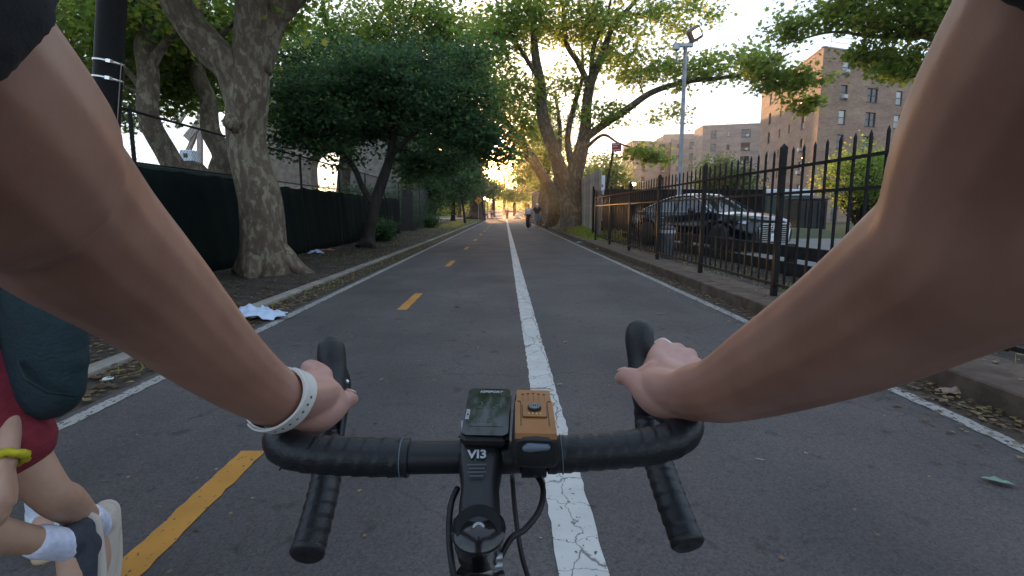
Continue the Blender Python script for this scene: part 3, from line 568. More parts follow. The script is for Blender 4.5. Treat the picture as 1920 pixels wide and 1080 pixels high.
# shrubs and small trees in the car park
def shrub(name, label, base, blobs, leaf, lm, seed, cat='shrub', group=None, stem=.05):
    rg = np.random.default_rng(seed); b = Vector(base); root = thing(name, label, cat, base, group); mb = MB(); P = []; T = []
    for c, rad, nc, lpc, sp in blobs:
        c = np.array(c); rad = np.array(rad)
        for _ in range(nc):
            v = rg.normal(size=3); v /= np.linalg.norm(v); p = c + v * rad * rg.uniform(.1, 1) ** (1 / 2.5); p[2] = max(p[2], b.z + .08)
            s = b + Vector((rg.normal(0, .1), rg.normal(0, .1), 0))
            mb.tube([s, s.lerp(Vector(p), .5) + Vector((0, 0, .1 * (p[2] - b.z))), Vector(p)], [stem, stem * .6, stem * .2], n=4)
            P.append(rg.normal(0, 1, (lpc, 3)) * np.array([sp, sp, sp * .7]) + p); T.append(np.full(lpc, rg.uniform(.1, .7)))
    mb.build('stem', M['dark_bark'], root)
    P = np.vstack(P); P[:, 2] = np.maximum(P[:, 2], b.z + .03)
    o = bpy.data.objects.new('foliage', leaf_mesh('foliage', P, leaf, lm, rg, tint=np.concatenate(T))); COL.objects.link(o); wparent(o, root); return root
shrub('shrub_tree', 'bushy tree in front of the brick flats, right of the lit wall lamp', (24, 36, 0), [blob(1600, 345, 36, 75, 50, 2, 90, 44, .4), blob(1620, 300, 36.5, 50, 30, 1.5, 44, 44, .4), blob(1660, 330, 35, 50, 60, 1.5, 44, 40, .4)], .16, M['leaf_plane'], 61, 'tree')
shrub('shrub_tree', 'rounded green tree behind the car park before the farther flats', (24.5, 62, 0), [blob(1350, 330, 62, 45, 34, 3, 90, 44, .6), blob(1390, 345, 60, 30, 30, 2.5, 40, 40, .6)], .26, M['leaf_dark'], 62, 'tree')
shrub('shrub_tree', 'bright green tree behind the leaning red sign', (13.5, 70, 0), [blob(1135, 320, 70, 36, 26, 3, 70, 44, .8), blob(1155, 345, 70, 30, 24, 3, 40, 40, .8), blob(1105, 335, 68, 24, 24, 3, 40, 40, .8)], .3, M['leaf_lime'], 63, 'tree')
for (x, y, rpx, sd, lab) in ((716, 452, 26, 64, 'low dark shrub at the foot of the dark forked tree'), (770, 430, 18, 65, 'low dark shrub at the foot of the straight ivy trunk'), (806, 428, 16, 66, 'low rounded shrub on the dirt between the crooked tree and the path')):
    g = gnd(x, y, .02); k = g.y / F
    shrub('shrub', lab, tuple(g), [((g.x, g.y, .02 + rpx * k * .7), (rpx * k, rpx * k, rpx * k * .75), 40, 40, .16)], .10, M['leaf_dark'], sd, stem=.02)
# trees closing the far end of the path
for i, (x, yc, Y, rx, ry, lm_, lab, sd) in enumerate((
    (925, 352, 112, 20, 16, 'leaf_plane', 'bright far tree left of the vanishing point behind the lamps', 71), (965, 366, 118, 34, 13, 'leaf_plane', 'dark low far tree right of the vanishing point', 72),
    (1000, 345, 96, 34, 20, 'leaf_lime', 'yellow green far tree above the reddish brick shed', 73), (945, 322, 128, 34, 20, 'leaf_plane', 'tall far tree where the sun breaks through', 74),
    (1002, 300, 125, 46, 34, 'leaf_plane', 'tall far tree right of the setting sun', 75), (862, 300, 118, 44, 40, 'leaf_dark', 'tall dark far tree left of the setting sun', 76), (905, 358, 105, 16, 14, 'leaf_dark', 'dark far tree behind the yellow diamond sign', 77))):
    g = at(x, 397, Y); b = (g.x, Y, 0)
    if lab.startswith('tall far tree where'): bl = [blob(x + 10, yc, Y, rx, ry, 4, 13, 26, .9)]
    else: bl = [blob(x, yc, Y, rx, ry, 4, 60, 40, 1.1)]
    tree('far_tree', lab, b, [[(b, .4), (tuple(at(x, 385, Y)), .3), (tuple(at(x, yc, Y)), .18)]], bl, .45, M[lm_], M['dark_bark'], sd)
for i, (X_, Y_, z_, h_, lab) in enumerate(((-8.6, 60, 4.6, 3.4, 'dense dark tree added as a sun block behind the fence past the crooked tree'), (-11.5, 78, 5.5, 4.6, 'dense dark tree added as a sun block beyond the massive trunk, set back'), (-15.5, 96, 7.5, 6.5, 'tall dense tree added as a sun block far back on the left'), (-6.8, 70, 4.6, 3.4, 'dense dark tree added as a sun block between the sapling and massive trunk'))):  # dense crowns added to keep the low sun off the path
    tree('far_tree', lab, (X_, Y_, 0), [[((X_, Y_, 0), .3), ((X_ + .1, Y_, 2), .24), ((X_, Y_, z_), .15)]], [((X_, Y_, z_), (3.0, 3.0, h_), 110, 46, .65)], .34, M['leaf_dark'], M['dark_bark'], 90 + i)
# far wood along the horizon
rg = np.random.default_rng(5); P = []
for side in (-1, 1):
    for k in range(900):
        a = rg.uniform(4.5, 62) * side if k % 3 == 0 else rg.uniform(.0, 13) * side; d = rg.uniform(165, 250); h = rg.uniform(.5, 8)
        if abs(d * math.sin(R(a))) < 9: d += 85
        P.append(rg.normal(0, 1, (40, 3)) * np.array([2.4, 2.4, 1.6]) + np.array([d * math.sin(R(a)), d * math.cos(R(a)), h]))
P = np.vstack(P); P[:, 2] = np.maximum(P[:, 2], .3)
o = bpy.data.objects.new('far_wood', leaf_mesh('far_wood', P, 1.0, M['leaf_plane'], rg)); COL.objects.link(o); tag(o, 'hazy line of far trees closing the horizon', 'wood', kind='stuff')
# ------------------------------------------------------------------ litter and grass (uncountable)
rg = np.random.default_rng(9)
def scatter(n, x0, x1, y0, y1, zf, px_=1.0):
    y = y0 + (y1 - y0) * rg.random(n) ** px_; x = rg.uniform(x0, x1, n); return np.stack([x, y, zf(x, y) + rg.uniform(.003, .02, n)], -1)
P = np.vstack([scatter(3600, -3.04, -2.64, .5, 45, lambda x, y: 0 * x + .006, 1.6), scatter(7500, -5.6, -3.2, 1, 42, lambda x, y: bumpy(.03, .022)(x, y), 1.7), scatter(1500, -6, -4, 14, 30, lambda x, y: bumpy(.03, .022)(x, y))])
o = bpy.data.objects.new('leaf_litter', leaf_mesh('leaf_litter', P, .052, M['leaf_litter'], rg, flat=.8, up=1.5)); COL.objects.link(o); tag(o, 'dry leaves strewn over the dirt along the left edge of the path', 'leaf litter', kind='stuff')
P = np.vstack([scatter(3000, 2.74, 2.96, .8, 40, lambda x, y: 0 * x + .01, 1.6), scatter(700, 2.4, 2.75, 1, 40, lambda x, y: 0 * x + .004, 1.6), scatter(1500, 3.2, 4.6, 1, 20, lambda x, y: .15 + 0 * x, 1.4), scatter(1400, 3.3, 6, 20.6, 34, lambda x, y: bank(x, y) + .05)])
o = bpy.data.objects.new('leaf_litter', leaf_mesh('leaf_litter', P, .038, M['leaf_litter'], rg, flat=.75, up=1.5)); COL.objects.link(o); tag(o, 'fallen leaves and debris along the right hand kerb', 'leaf litter', kind='stuff')
def grass_blades(name, P, h, label):
    N = len(P); a = rg.uniform(0, 6.28, N); hh = h * rg.uniform(.5, 1.3, N); w = h * .10
    d = np.stack([np.cos(a), np.sin(a), 0 * a], -1) * w; ln = np.stack([np.cos(a * 3), np.sin(a * 3), 0 * a], -1) * (hh * .4)[:, None]
    top = P + ln; top[:, 2] += hh; V = np.stack([P - d, P + d, top], 1).reshape(-1, 3)
    o = bpy.data.objects.new(name, np_mesh(name, V, np.arange(3 * N).reshape(-1, 3), M['grass'], tint=np.repeat(rg.random(N), 3))); COL.objects.link(o); tag(o, label, 'grass', kind='stuff')
grass_blades('grass', scatter(26000, 3.22, 9, 20.5, 48, lambda x, y: bank(x, y) - .02, 1.2), .13, 'short grass on the bank under the right hand plane trees')
grass_blades('grass', np.vstack([scatter(5200, -6, -3.2, 36, 70, lambda x, y: bumpy(.03, .02)(x, y) - .01), scatter(500, -6, -3.2, 12, 36, lambda x, y: bumpy(.03, .02)(x, y) - .01), scatter(350, -3.03, -2.66, 3, 40, lambda x, y: 0 * x - .01), scatter(420, 3.55, 4.6, 1.5, 20, lambda x, y: .11 + 0 * x)]), .075, 'sparse weeds along the fence lines and kerbs')
# ------------------------------------------------------------------ black iron fence on the right kerb
fx = 3.40
fen = thing('iron_fence', 'black iron picket fence standing on the right hand kerb in front of the parked car', 'fence', (fx, 0, .145))
def spear(w, h):
    a = w / 2; return MB().add([(-a, -a, 0), (a, -a, 0), (a, a, 0), (-a, a, 0), (-a, -a, h - .05), (a, -a, h - .05), (a, a, h - .05), (-a, a, h - .05), (0, 0, h)],
        [(3, 2, 1, 0), (0, 1, 5, 4), (1, 2, 6, 5), (2, 3, 7, 6), (3, 0, 4, 7), (4, 5, 8), (5, 6, 8), (6, 7, 8), (7, 4, 8)])
pk = spear(.022, 1.70).mesh('picket', M['iron']); po = spear(.065, 1.88).mesh('post', M['iron'])
PY = [-1.5, 1.2, 3.93, 6.63, 9.2, 11.87, 14.6, 17.35, 20.1]
for i, y in enumerate(PY):
    inst('post', po, (0, y, 0), fen)
    if i < len(PY) - 1:
        d = PY[i + 1] - y
        for k in range(1, 12): inst('picket', pk, (random.uniform(-.004, .004), y + d * k / 12, .12 + random.uniform(-.006, .006)), fen, random.uniform(-.05, .05))
        for z, h in ((.155, .035), (1.275, .032), (1.575, .032)):
            inst('rail', MB().box((0, 0, 0), (.03, d - .066, h)).mesh('rail', M['iron']), (-.013 if z != .155 else -.013, y + d / 2, z), fen)
# side return of the fence at its far end
# ------------------------------------------------------------------ left fence: posts, rails, chain link, dark green cloth
lx = -5.75
lf = thing('chain_link_fence', 'chain link fence with dark green screening cloth on its lower part', 'fence', (lx, 0, 0))
pl = MB().tube([(0, 0, 0), (0, 0, 2.78)], .032, n=10).mesh('post', M['iron'])
LY = [-2, 1.3, 4.7, 8.55, 11.95, 15.4, 18.9, 22.4, 25.9, 29.4, 33, 36.5, 40]
for i, y in enumerate(LY):
    inst('post', pl, (0, y, 0), lf)
    if i == len(LY) - 1: break
    y2 = LY[i + 1]
    inst('rail', MB().tube([(0, y + .033, 2.74), (0, y2 - .033, 2.74)], .022, n=8).mesh('rail', M['iron']), (0, 0, 0), lf)
    inst('rail', MB().tube([(0, y + .033, 1.96), (0, y2 - .033, 1.96)], .014, n=6).mesh('rail', M['iron']), (0, 0, 0), lf)
    if y < 28:   # cloth with sag between ties
        nx, nz = 26, 8; V = []
        for k in range(nx + 1):
            for j in range(nz + 1):
                u, w = k / nx, j / nz; top = 1.88 - .05 * abs(math.sin(u * math.pi * 3)) + .03 * math.sin(y)
                V.append((.045 + .018 * math.sin(u * 9 + y) * math.sin(w * 3.1) + .010 * math.sin(u * 31 + w * 5), y + .01 + (y2 - y - .02) * u, .03 + (top - .03) * w))
        Fc = [(k * (nz + 1) + j, (k + 1) * (nz + 1) + j, (k + 1) * (nz + 1) + j + 1, k * (nz + 1) + j + 1) for k in range(nx) for j in range(nz)]
        o = inst('screen_panel', np_mesh('screen_panel', V, Fc, M['screen'], True), (0, 0, 0), lf); sm = o.modifiers.new('thick', 'SOLIDIFY'); sm.thickness = .006
mb = MB(); st = .085
for z0, z1, ya, yb in ((1.90, 2.73, 1.3, 25.9), (.05, 2.73, 25.9, 40)):
    h = z1 - z0; k = ya - h
    while k < yb:
        for s in (1, -1):
            y0, y1 = k, k + h
            c0, c1 = max(y0, ya), min(y1, yb)
            if c1 > c0:
                zz = lambda y: z0 + (y - k) if s > 0 else z1 - (y - k)
                mb.tube([(.028 + .002 * s, c0, zz(c0)), (.028 + .002 * s, c1, zz(c1))], .0022, n=3, cap=False)
        k += st
o = mb.build('wire_mesh', M['wire'], None); o.parent = lf; tag(o, kind='stuff')
# dark green steel container behind the fence
ct = thing('storage_container', 'dark green ribbed metal container just behind the screened fence', 'container', (-8.2, 12.2, 0))
GM = mat('green_metal', (.010, .030, .022), (.02, .045, .033), 5, .5, .1, 20)
mb = MB().box((0, 0, 1.0), (2.4, 6.4, 2.0))
mb.build('body', GM, None).parent = ct
rb = MB().box((0, 0, 0), (.05, .10, 1.96)).mesh('rib', GM)
for k in range(16): inst('rib', rb, (1.225, -3.0 + k * .4, 1.0), ct)
inst('lid', MB().bbox((0, 0, 0), (2.56, 6.56, .10), .02).mesh('lid', GM), (0, 0, 2.055), ct)
for k, (x_, y_, h_) in enumerate(((-8.2, 30, 2.2), (-8.6, 34.5, 2.6), (-8.0, 39, 2.2), (-8.8, 45, 3.0), (-7.6, 51, 2.4), (-9.4, 26, 2.0))):
    shrub('shrub', ('dark bush behind the plain chain link stretch, next to the cloth', 'taller dark bush behind the middle of the plain chain link', 'dark bush behind the far end of the plain chain link', 'large dark bush past the end of the chain link fence', 'dark bush beyond the crooked tree on the left', 'dark bush behind the last cloth panel')[k], (x_, y_, 0), [((x_, y_, h_ * .55), (1.5, 2.2, h_ * .55), 50, 44, .35)], .15, M['leaf_dark'], 80 + k)
# black lamp post with steel bands
bp_ = at(188, 430, 6.3); bq_ = at(203, 135, 6.3); bp_ = bp_ + (bp_ - bq_) * (bp_.z / (bq_.z - bp_.z))
lp = thing('lamp_post', 'thick black lamp post with two shiny steel bands, left edge near the dirt verge', 'lamp post', (bp_.x, 6.3, 0))
mb = MB().tube([(0, 0, 0), (0, 0, .3), (0, 0, .34), (0, 0, 3.62), (0, 0, 3.66), (0, 0, 3.78), (0, 0, 3.82), (0, 0, 7.6)], [.21, .20, .145, .138, .16, .16, .128, .09], n=20); mb.build('post', M['iron'], None, False).parent = lp; autosmooth(lp.children[0], 30)
for z in (2.88, 2.70):
    o = inst('band', MB().lathe([(.144, -.014), (.149, -.014), (.149, .014), (.144, .014)], n=24).mesh('band', M['silver'], True), (0, 0, z), lp)
    c = MB().box((.10, -.128, z), (.05, .05, .035)).build('clamp', M['silver'], None); c.parent = o; c.location = (0, 0, -z)
lp.rotation_euler = (0, math.atan2(bq_.x - bp_.x, bq_.z), 0)
wr = MB().tube([(.152, -.02, 2.9), (.16, -.04, 2.6), (.15, -.03, 2.2)], .005, n=5).build('wire', M['wood'], None); wr.parent = lp
# ------------------------------------------------------------------ right of the fence: boards, screens, rail, floodlight, sign
wf = thing('board_fence', 'tall weathered grey board fence beside the grass bank', 'fence', (0, 0, 0))
A_, B_ = Vector((3.72, 20.9, 0)), Vector((4.32, 31, 0)); n = 72; ang = math.atan2(B_.y - A_.y, B_.x - A_.x)
bd = MB().bbox((0, 0, 1.25), (.132, .022, 2.5), .004).mesh('board', M['wood'])
for k in range(n):
    p = A_.lerp(B_, (k + .5) / n); inst('board', bd, (p.x + (-.014 if k % 2 else .008) + random.uniform(-.005, .005), p.y, bank(p.x, p.y) * .6 + .22 + random.uniform(-.03, .03)), wf, ang + random.uniform(-.015, .015))
for z in (.9, 2.2):
    L = (B_ - A_).length; c = A_.lerp(B_, .5); inst('rail', MB().box((0, 0, 0), (L, .05, .09)).mesh('rail', M['wood']), (c.x + .055, c.y, z), wf, ang)
# dark reddish board hoarding further along, behind the plane trunks
hf = thing('hoarding', 'dark slatted hoarding behind the plane tree trunks', 'fence', (4.9, 36, .3))
bd = MB().bbox((0, 0, 0), (.03, 2.9, .26), .006).mesh('slat', M['dark_bark'])
for k in range(4):
    for j in range(8): inst('slat', bd, (random.uniform(-.01, .01), -3.6 + k * 2.95, .2 + j * .29), hf)
# black solid screen across the car park behind the car
bs = thing('black_screen_fence', 'black solid panel fence across the car park behind the parked sedan', 'fence', (3.75, 22.9, .1))
BM = mat('black_panel', (.005, .005, .006), (.008, .008, .009), 3, .85, .05, 10, spec=.2)
pn = MB().bbox((0, 0, 1.02), (1.18, .04, 2.04), .006).mesh('panel', BM); pp = MB().box((0, 0, 1.08), (.06, .07, 2.16)).mesh('post', M['iron'])
for k in range(6): inst('panel', pn, (.62 + k * 1.22, 0, 0), bs); inst('post', pp, (k * 1.22, 0, 0), bs)
inst('post', pp, (6 * 1.22, 0, 0), bs)
# low timber guard along the bays
gr = thing('guard_rail', 'low dark guard rail between the iron fence and the parked car', 'guard rail', (4.75, 0, .12))
RM = mat('rail_timber', (.014, .011, .009), (.025, .02, .016), 5, .85, .3, 20, spec=.3)
for k in range(9):
    y = -1 + k * 2.5
    inst('post', MB().bbox((0, 0, .27), (.12, .12, .54), .01).mesh('post', RM), (.10, y, 0), gr)
    for z in (.14, .42): inst('beam', MB().bbox((0, 0, 0), (.07, 2.48, .2), .008).mesh('beam', RM), (0, y + 1.25, z), gr)
bn = thing('litter_bin', 'narrow grey bin standing behind the iron fence', 'bin', (3.78, 12.4, .13))
BG = mat('bin_grey', (.035, .045, .06), (.06, .075, .09), 10, .5)
MB().tube([(0, 0, 0), (0, 0, .62), (0, 0, .66)], [.15, .17, .17], n=14).build('body', BG, None).parent = bn
inst('lid', MB().lathe([(.18, .662), (.185, .69), (.12, .74), (.02, .75)], n=14).mesh('lid', BG, True), (0, 0, 0), bn)
inst('liner', MB().lathe([(.172, .58), (.178, .58), (.178, .655), (.172, .655)], n=14).mesh('liner', M['print']), (0, 0, 0), bn)
# floodlight pole
fp = at(1272, 397, 20.4)
fl = thing('floodlight_pole', 'slim galvanised pole carrying one lit floodlight behind the parked car', 'floodlight', (fp.x, 20.4, .15))
MB().tube([(0, 0, 0), (0, 0, .12), (0, 0, .13), (0, 0, 7.0)], [.14, .14, .078, .07], n=14).build('pole', M['steel'], None, True).parent = fl
inst('cross_arm', MB().bbox((-.05, 0, 7.05), (.62, .14, .12), .01).mesh('cross_arm', M['steel']), (0, 0, 0), fl)
inst('bracket', MB().tube([(-.32, 0, 7.0), (-.34, 0, 6.7), (-.28, 0, 6.45), (-.08, 0, 6.4)], .035, n=8).mesh('bracket', M['steel'], True), (0, 0, 0), fl)
inst('junction_box', MB().bbox((-.34, 0, 7.0), (.22, .2, .24), .02).mesh('junction_box', M['steel']), (0, 0, 0), fl)
Q = Matrix.Translation((.30, -.02, 7.44)) @ Matrix.Rotation(R(-32), 4, 'Y') @ Matrix.Rotation(R(16), 4, 'X')
HM = mat('flood_housing', (.20, .13, .09), rough=.5)
o = inst('lamp_head', MB().bbox((0, 0, 0), (.50, .22, .48), .05).mesh('lamp_head', HM), (0, 0, 0), fl); o.data.transform(Q)
LG = mat('flood_glass', (.9, .85, .7), emit=(1, .78, .46), es=5); gl = MB().box((.03, -.114, 0), (.27, .012, .26)).mesh('lens', LG); gl.transform(Q); inst('lens', gl, (0, 0, 0), o)
inst('yoke', MB().tube([(.10, 0, 7.10), (.16, 0, 7.25), (.24, .05, 7.36)], .03, n=6).mesh('yoke', M['steel']), (0, 0, 0), fl)
# leaning red sign
a_, b_ = at(1137, 355, 23.2), at(1152, 270, 23.2)
sg = thing('red_sign', 'small red sign with white lettering on a dark leaning pole', 'sign', tuple(a_))
RED = mat('sign_red', (.20, .018, .02), (.26, .025, .025), 12, .5)
MB().tube([a_ - (b_ - a_) * .6, b_], [.055, .05], n=8).build('pole', M['iron'], sg)
c = at(1156, 276, 23.15); Fm = frame(c, (1, .05, .06), (-.06, 0, 1)); o = MB().bbox((0, 0, 0), (.42, .36, .02), .004).build('panel', RED, None); o.data.transform(Fm); wparent(o, sg)
for k, (w, z) in enumerate(((.30, .12), (.22, .03), (.34, -.11))):
    l = MB().box((-.36 / 2 + w / 2, z, .0125), (w, .035, .003)).build('lettering', mat('sign_print', (.55, .35, .33)), None); l.data.transform(Fm); wparent(l, o)
wp = at(1129, 347, 22.3); wb = thing('notice_board', 'narrow white board at the far end of the iron fence', 'board', tuple(wp))
MB().bbox(wp, (.22, .03, .78), .006).build('panel', M['white_plastic'], wb); MB().tube([wp + Vector((0, .03, -1.4)), wp + Vector((0, .03, .3))], .025, n=8).build('post', M['steel'], wb)
# small lit lamps
def wall_lamp(name, label, p, arm):
    t = thing(name, label, 'lamp', tuple(p)); E = mat('lamp_glow', (1, .8, .5), emit=(1, .66, .30), es=30)
    MB().bbox(p, (.26, .12, .16), .02).build('housing', M['iron'], t); MB().box(p + Vector((0, -.066, -.01)), (.22, .01, .12)).build('lens', E, t); MB().tube([p + Vector((0, .06, 0)), p + Vector((0, arm, .0))], .025, n=6).build('bracket', M['iron'], t)
wall_lamp('wall_lamp', 'lit lamp above the black screen fence, left of the floodlight pole', at(1186, 345, 22.7), .2)
o = wall_lamp('wall_lamp', 'lit lamp on a bracket at the corner of the near brick flats', at(1505, 296, 62.5), 1.2)
# skip and bin store at the right of the car park
sk = thing('dumpster', 'black dumpster with a ribbed front at the back of the car park', 'dumpster', tuple(at(1522, 431, 26))); k = sk.location
DM = mat('dumpster_black', (.010, .011, .012), (.02, .02, .02), 6, .6)
MB().bbox(k + Vector((0, .7, .72)), (1.45, 1.3, 1.44), .03).build('body', DM, sk); MB().bbox(k + Vector((0, .7, 1.49)), (1.5, 1.36, .08), .02).build('lid', DM, sk)
rb = MB().box((0, 0, 0), (.07, .06, 1.3)).mesh('rib', DM)
for q in range(5): o = inst('rib', rb, k + Vector((-.6 + q * .3, .02, .72)), None); wparent(o, sk)
tr = thing('box_truck', 'dark green truck body with a white roof line behind the dumpster', 'truck', tuple(at(1462, 432, 34))); k = tr.location
MB().bbox(k + Vector((.6, 2, 1.25)), (3.0, 3.6, 1.9), .04).build('body', GM, tr); MB().bbox(k + Vector((.6, 2, 2.4)), (3.1, 3.7, .4), .05).build('roof', M['white_plastic'], tr)
for q in (-1, 1): MB().lathe([(.05, -.1), (.34, -.1), (.36, 0), (.34, .1), (.05, .1)], k + Vector((.6 + q * 1.35, 1.0, .36)), 18, Matrix.Rotation(R(90), 3, 'Y')).build('wheel', M['rubber'], tr)
# ------------------------------------------------------------------ brick flats
def brick_mat(c1=(.27, .17, .12, 1), c2=(.38, .26, .19, 1)):
    m = bpy.data.materials.new('brick'); m.use_nodes = True; t = m.node_tree; p = t.nodes['Principled BSDF']; p.inputs['Roughness'].default_value = .9
    co = t.nodes.new('ShaderNodeTexCoord'); mp = t.nodes.new('ShaderNodeMapping'); mp.inputs['Rotation'].default_value = (R(-90), 0, 0); t.links.new(co.outputs['Object'], mp.inputs['Vector'])
    b = t.nodes.new('ShaderNodeTexBrick'); b.inputs['Color1'].default_value = c1; b.inputs['Color2'].default_value = c2; b.inputs['Mortar'].default_value = (.30, .27, .24, 1)
    b.inputs['Scale'].default_value = 1; b.inputs['Brick Width'].default_value = .42; b.inputs['Row Height'].default_value = .14; b.inputs['Mortar Size'].default_value = .012
    t.links.new(mp.outputs['Vector'], b.inputs['Vector'])
    n = t.nodes.new('ShaderNodeTexNoise'); n.inputs['Scale'].default_value = .45; n.inputs['Detail'].default_value = 6; m2 = t.nodes.new('ShaderNodeMapping'); m2.inputs['Scale'].default_value = (.5, 1, 2.2)
    t.links.new(co.outputs['Object'], m2.inputs['Vector']); t.links.new(m2.outputs['Vector'], n.inputs['Vector'])
    r = t.nodes.new('ShaderNodeValToRGB'); r.color_ramp.elements[0].color = (.72, .70, .70, 1); r.color_ramp.elements[1].color = (1.12, 1.08, 1.05, 1); r.color_ramp.elements[0].position = .3; r.color_ramp.elements[1].position = .7; t.links.new(n.outputs['Fac'], r.inputs['Fac'])
    x = t.nodes.new('ShaderNodeMix'); x.data_type = 'RGBA'; x.blend_type = 'MULTIPLY'; x.inputs[0].default_value = 1; t.links.new(b.outputs['Color'], x.inputs[6]); t.links.new(r.outputs['Color'], x.inputs[7]); t.links.new(x.outputs[2], p.inputs['Base Color'])
    return m
M['brick'] = brick_mat((.32, .20, .14, 1), (.44, .29, .205, 1)); M['brick_hazed'] = brick_mat((.38, .28, .23, 1), (.48, .37, .31, 1))  # second brick has the distance haze mixed into its colour
M['win_frame'] = mat('window_frame', (.035, .033, .032), rough=.6); M['glass'] = mat('window_glass', (.030, .038, .046), rough=.05, spec=.9)
M['blind'] = mat('window_blind', (.50, .50, .48), (.6, .6, .58), 2, .25, spec=.8); M['acm'] = mat('air_conditioner', (.55, .55, .53), rough=.5); M['sill'] = mat('stone_sill', (.14, .12, .11), rough=.9)
M['roof'] = mat('roof_felt', (.10, .10, .10), rough=.9); M['coping'] = mat('coping', (.45, .42, .40), rough=.7)
WT = {}
def window_meshes(w, h, dbl):
    k = (w, h, dbl)
    if k in WT: return WT[k]
    b = MB(); t = .07
    for c, d in (((0, 0, h / 2 - t / 2), (w, .09, t)), ((0, 0, -h / 2 + t / 2), (w, .09, t)), ((-w / 2 + t / 2, 0, 0), (t, .09, h - 2 * t)), ((w / 2 - t / 2, 0, 0), (t, .09, h - 2 * t)), ((0, .004, -.02), (w - 2 * t, .06, .07))): b.box(c, d)
    if dbl: b.box((0, -.01, 0), (.12, .09, h - 2 * t))
    fr = b.mesh('window', M['win_frame']); g = MB().box((0, .035, 0), (w - .1, .012, h - .1))
    gp = MB()
    for q in range(int((w - .2) / .13)): gp.box((-w / 2 + .16 + q * .13, -.01, -h / 4), (.02, .02, h / 2 - .1))
    WT[k] = (fr, g.mesh('pane', M['glass']), g.mesh('pane', M['blind']), MB().box((0, -.10, -h / 2 - .05), (w + .16, .14, .10)).mesh('sill', M['sill']), gp.mesh('window_guard', M['acm'])); return WT[k]
acm = MB().bbox((0, 0, 0), (.62, .5, .40), .02).mesh('air_conditioner', M['acm'])
def facade(root, p0, p1, ztop, cols, rows, rd, bm='brick'):
    """wall from p0 to p1 (left to right seen from outside) with real openings and windows"""
    p0, p1 = Vector((*p0, 0)), Vector((*p1, 0)); L = (p1 - p0).length; rz = math.atan2(p1.y - p0.y, p1.x - p0.x)
    ops = [(x - w / 2, x + w / 2, z - h / 2, z + h / 2) for x, w, h, *_ in cols for z in rows]
    xs = sorted({0, L, *[o[0] for o in ops], *[o[1] for o in ops]}); zs = sorted({-.5, ztop, *[o[2] for o in ops], *[o[3] for o in ops]}); mb = MB()
    for i in range(len(xs) - 1):
        for j in range(len(zs) - 1):
            x, z = (xs[i] + xs[i + 1]) / 2, (zs[j] + zs[j + 1]) / 2
            hit = next((o for o in ops if o[0] < x < o[1] and o[2] < z < o[3]), None)
            if hit is None: mb.add([(xs[i], 0, zs[j]), (xs[i + 1], 0, zs[j]), (xs[i + 1], 0, zs[j + 1]), (xs[i], 0, zs[j + 1])], [(0, 1, 2, 3)])
    for a, b, c, d in ops:
        D = .22; mb.add([(a, 0, c), (b, 0, c), (b, 0, d), (a, 0, d), (a, D, c), (b, D, c), (b, D, d), (a, D, d)], [(0, 4, 5, 1), (1, 5, 6, 2), (2, 6, 7, 3), (3, 7, 4, 0)])
    Mx = Matrix.Translation(p0) @ Matrix.Rotation(rz, 4, 'Z')
    o = inst('wall', mb.mesh('wall', M[bm]), p0 - root.location, root, rz)
    cp = inst('coping', MB().box((L / 2, .12, ztop + .06), (L + .1, .4, .12)).mesh('coping', M['coping']), p0 - root.location, root, rz)
    for x, w, h, dbl in cols:
        fr, pg, pbl, sl_, gd = window_meshes(w, h, dbl)
        for z in rows:
            q = Mx @ Vector((x, .14, z)); wn = inst('window', fr, q - root.location, root, rz)
            inst('pane', pbl if rd.random() < .42 else pg, (0, 0, 0), wn); inst('sill', sl_, (0, 0, 0), wn)
            if w > .8 and rd.random() < .6: inst('window_guard', gd, (0, -.02, 0), wn)
            if w > .8 and rd.random() < .38: q = Mx @ Vector((x + (.25 if dbl else 0) * rd.choice((-1, 1)), -.08, z - h / 2 + .32)); inst('air_conditioner', acm, q - root.location, root, rz)
def prism(root, name, pts, z0, z1, m):
    n = len(pts); mb = MB().add([(*p, z0) for p in pts] + [(*p, z1) for p in pts], [tuple(range(n - 1, -1, -1)), tuple(range(n, 2 * n))] + [(i, (i + 1) % n, n + (i + 1) % n, n + i) for i in range(n)]); return mb.build(name, m, root)
ROWS = [17.5 - 2.75 * k for k in range(7)]; rd = random.Random(3)
SG, DB, SM = (1.08, 1.62, False), (1.75, 1.62, True), (.55, 1.05, False)
A = thing('brick_flats', 'near seven storey brick apartment block with a sunlit left side, behind the hanging boughs', 'apartment block', (35.5, 62, 0))
C0 = (35.5, 62.0); dr = (.944, .33); Rr = (C0[0] + dr[0] * 30, C0[1] + dr[1] * 30)
facade(A, C0, Rr, 19.3, [(3.6, *SG), (8.2, *DB), (12.7, *SG), (17.2, *SG), (21.8, *DB), (26.3, *SG)], ROWS, rd)
facade(A, (39.9, 85.6), C0, 19.3, [(24 - 5, *SG), (24 - 10, *SM), (24 - 14, *SM), (24 - 19, *SG)], ROWS, rd)
prism(A, 'core', [(36.9, 64.5), (Rr[0] - .4, Rr[1] + .5), (Rr[0] - 5, Rr[1] + 15), (40.9, 85.4)], -.4, 19.1, M['roof'])
rl = MB()
for k in range(9): rl.tube([Vector((*C0, 19.4)) + Vector((*dr, 0)) * (1 + k * 3), Vector((*C0, 20.6)) + Vector((*dr, 0)) * (1 + k * 3)], .03, n=5)
for z in (20.0, 20.58): rl.tube([Vector((*C0, z)) + Vector((*dr, 0)) * 1, Vector((*C0, z)) + Vector((*dr, 0)) * 25], .025, n=5)
rl.build('roof_railing', M['steel'], A)
B = thing('brick_flats', 'middle brick apartment block right of the floodlight pole, flat roof with thin aerials', 'apartment block', (42.3, 117, 0))
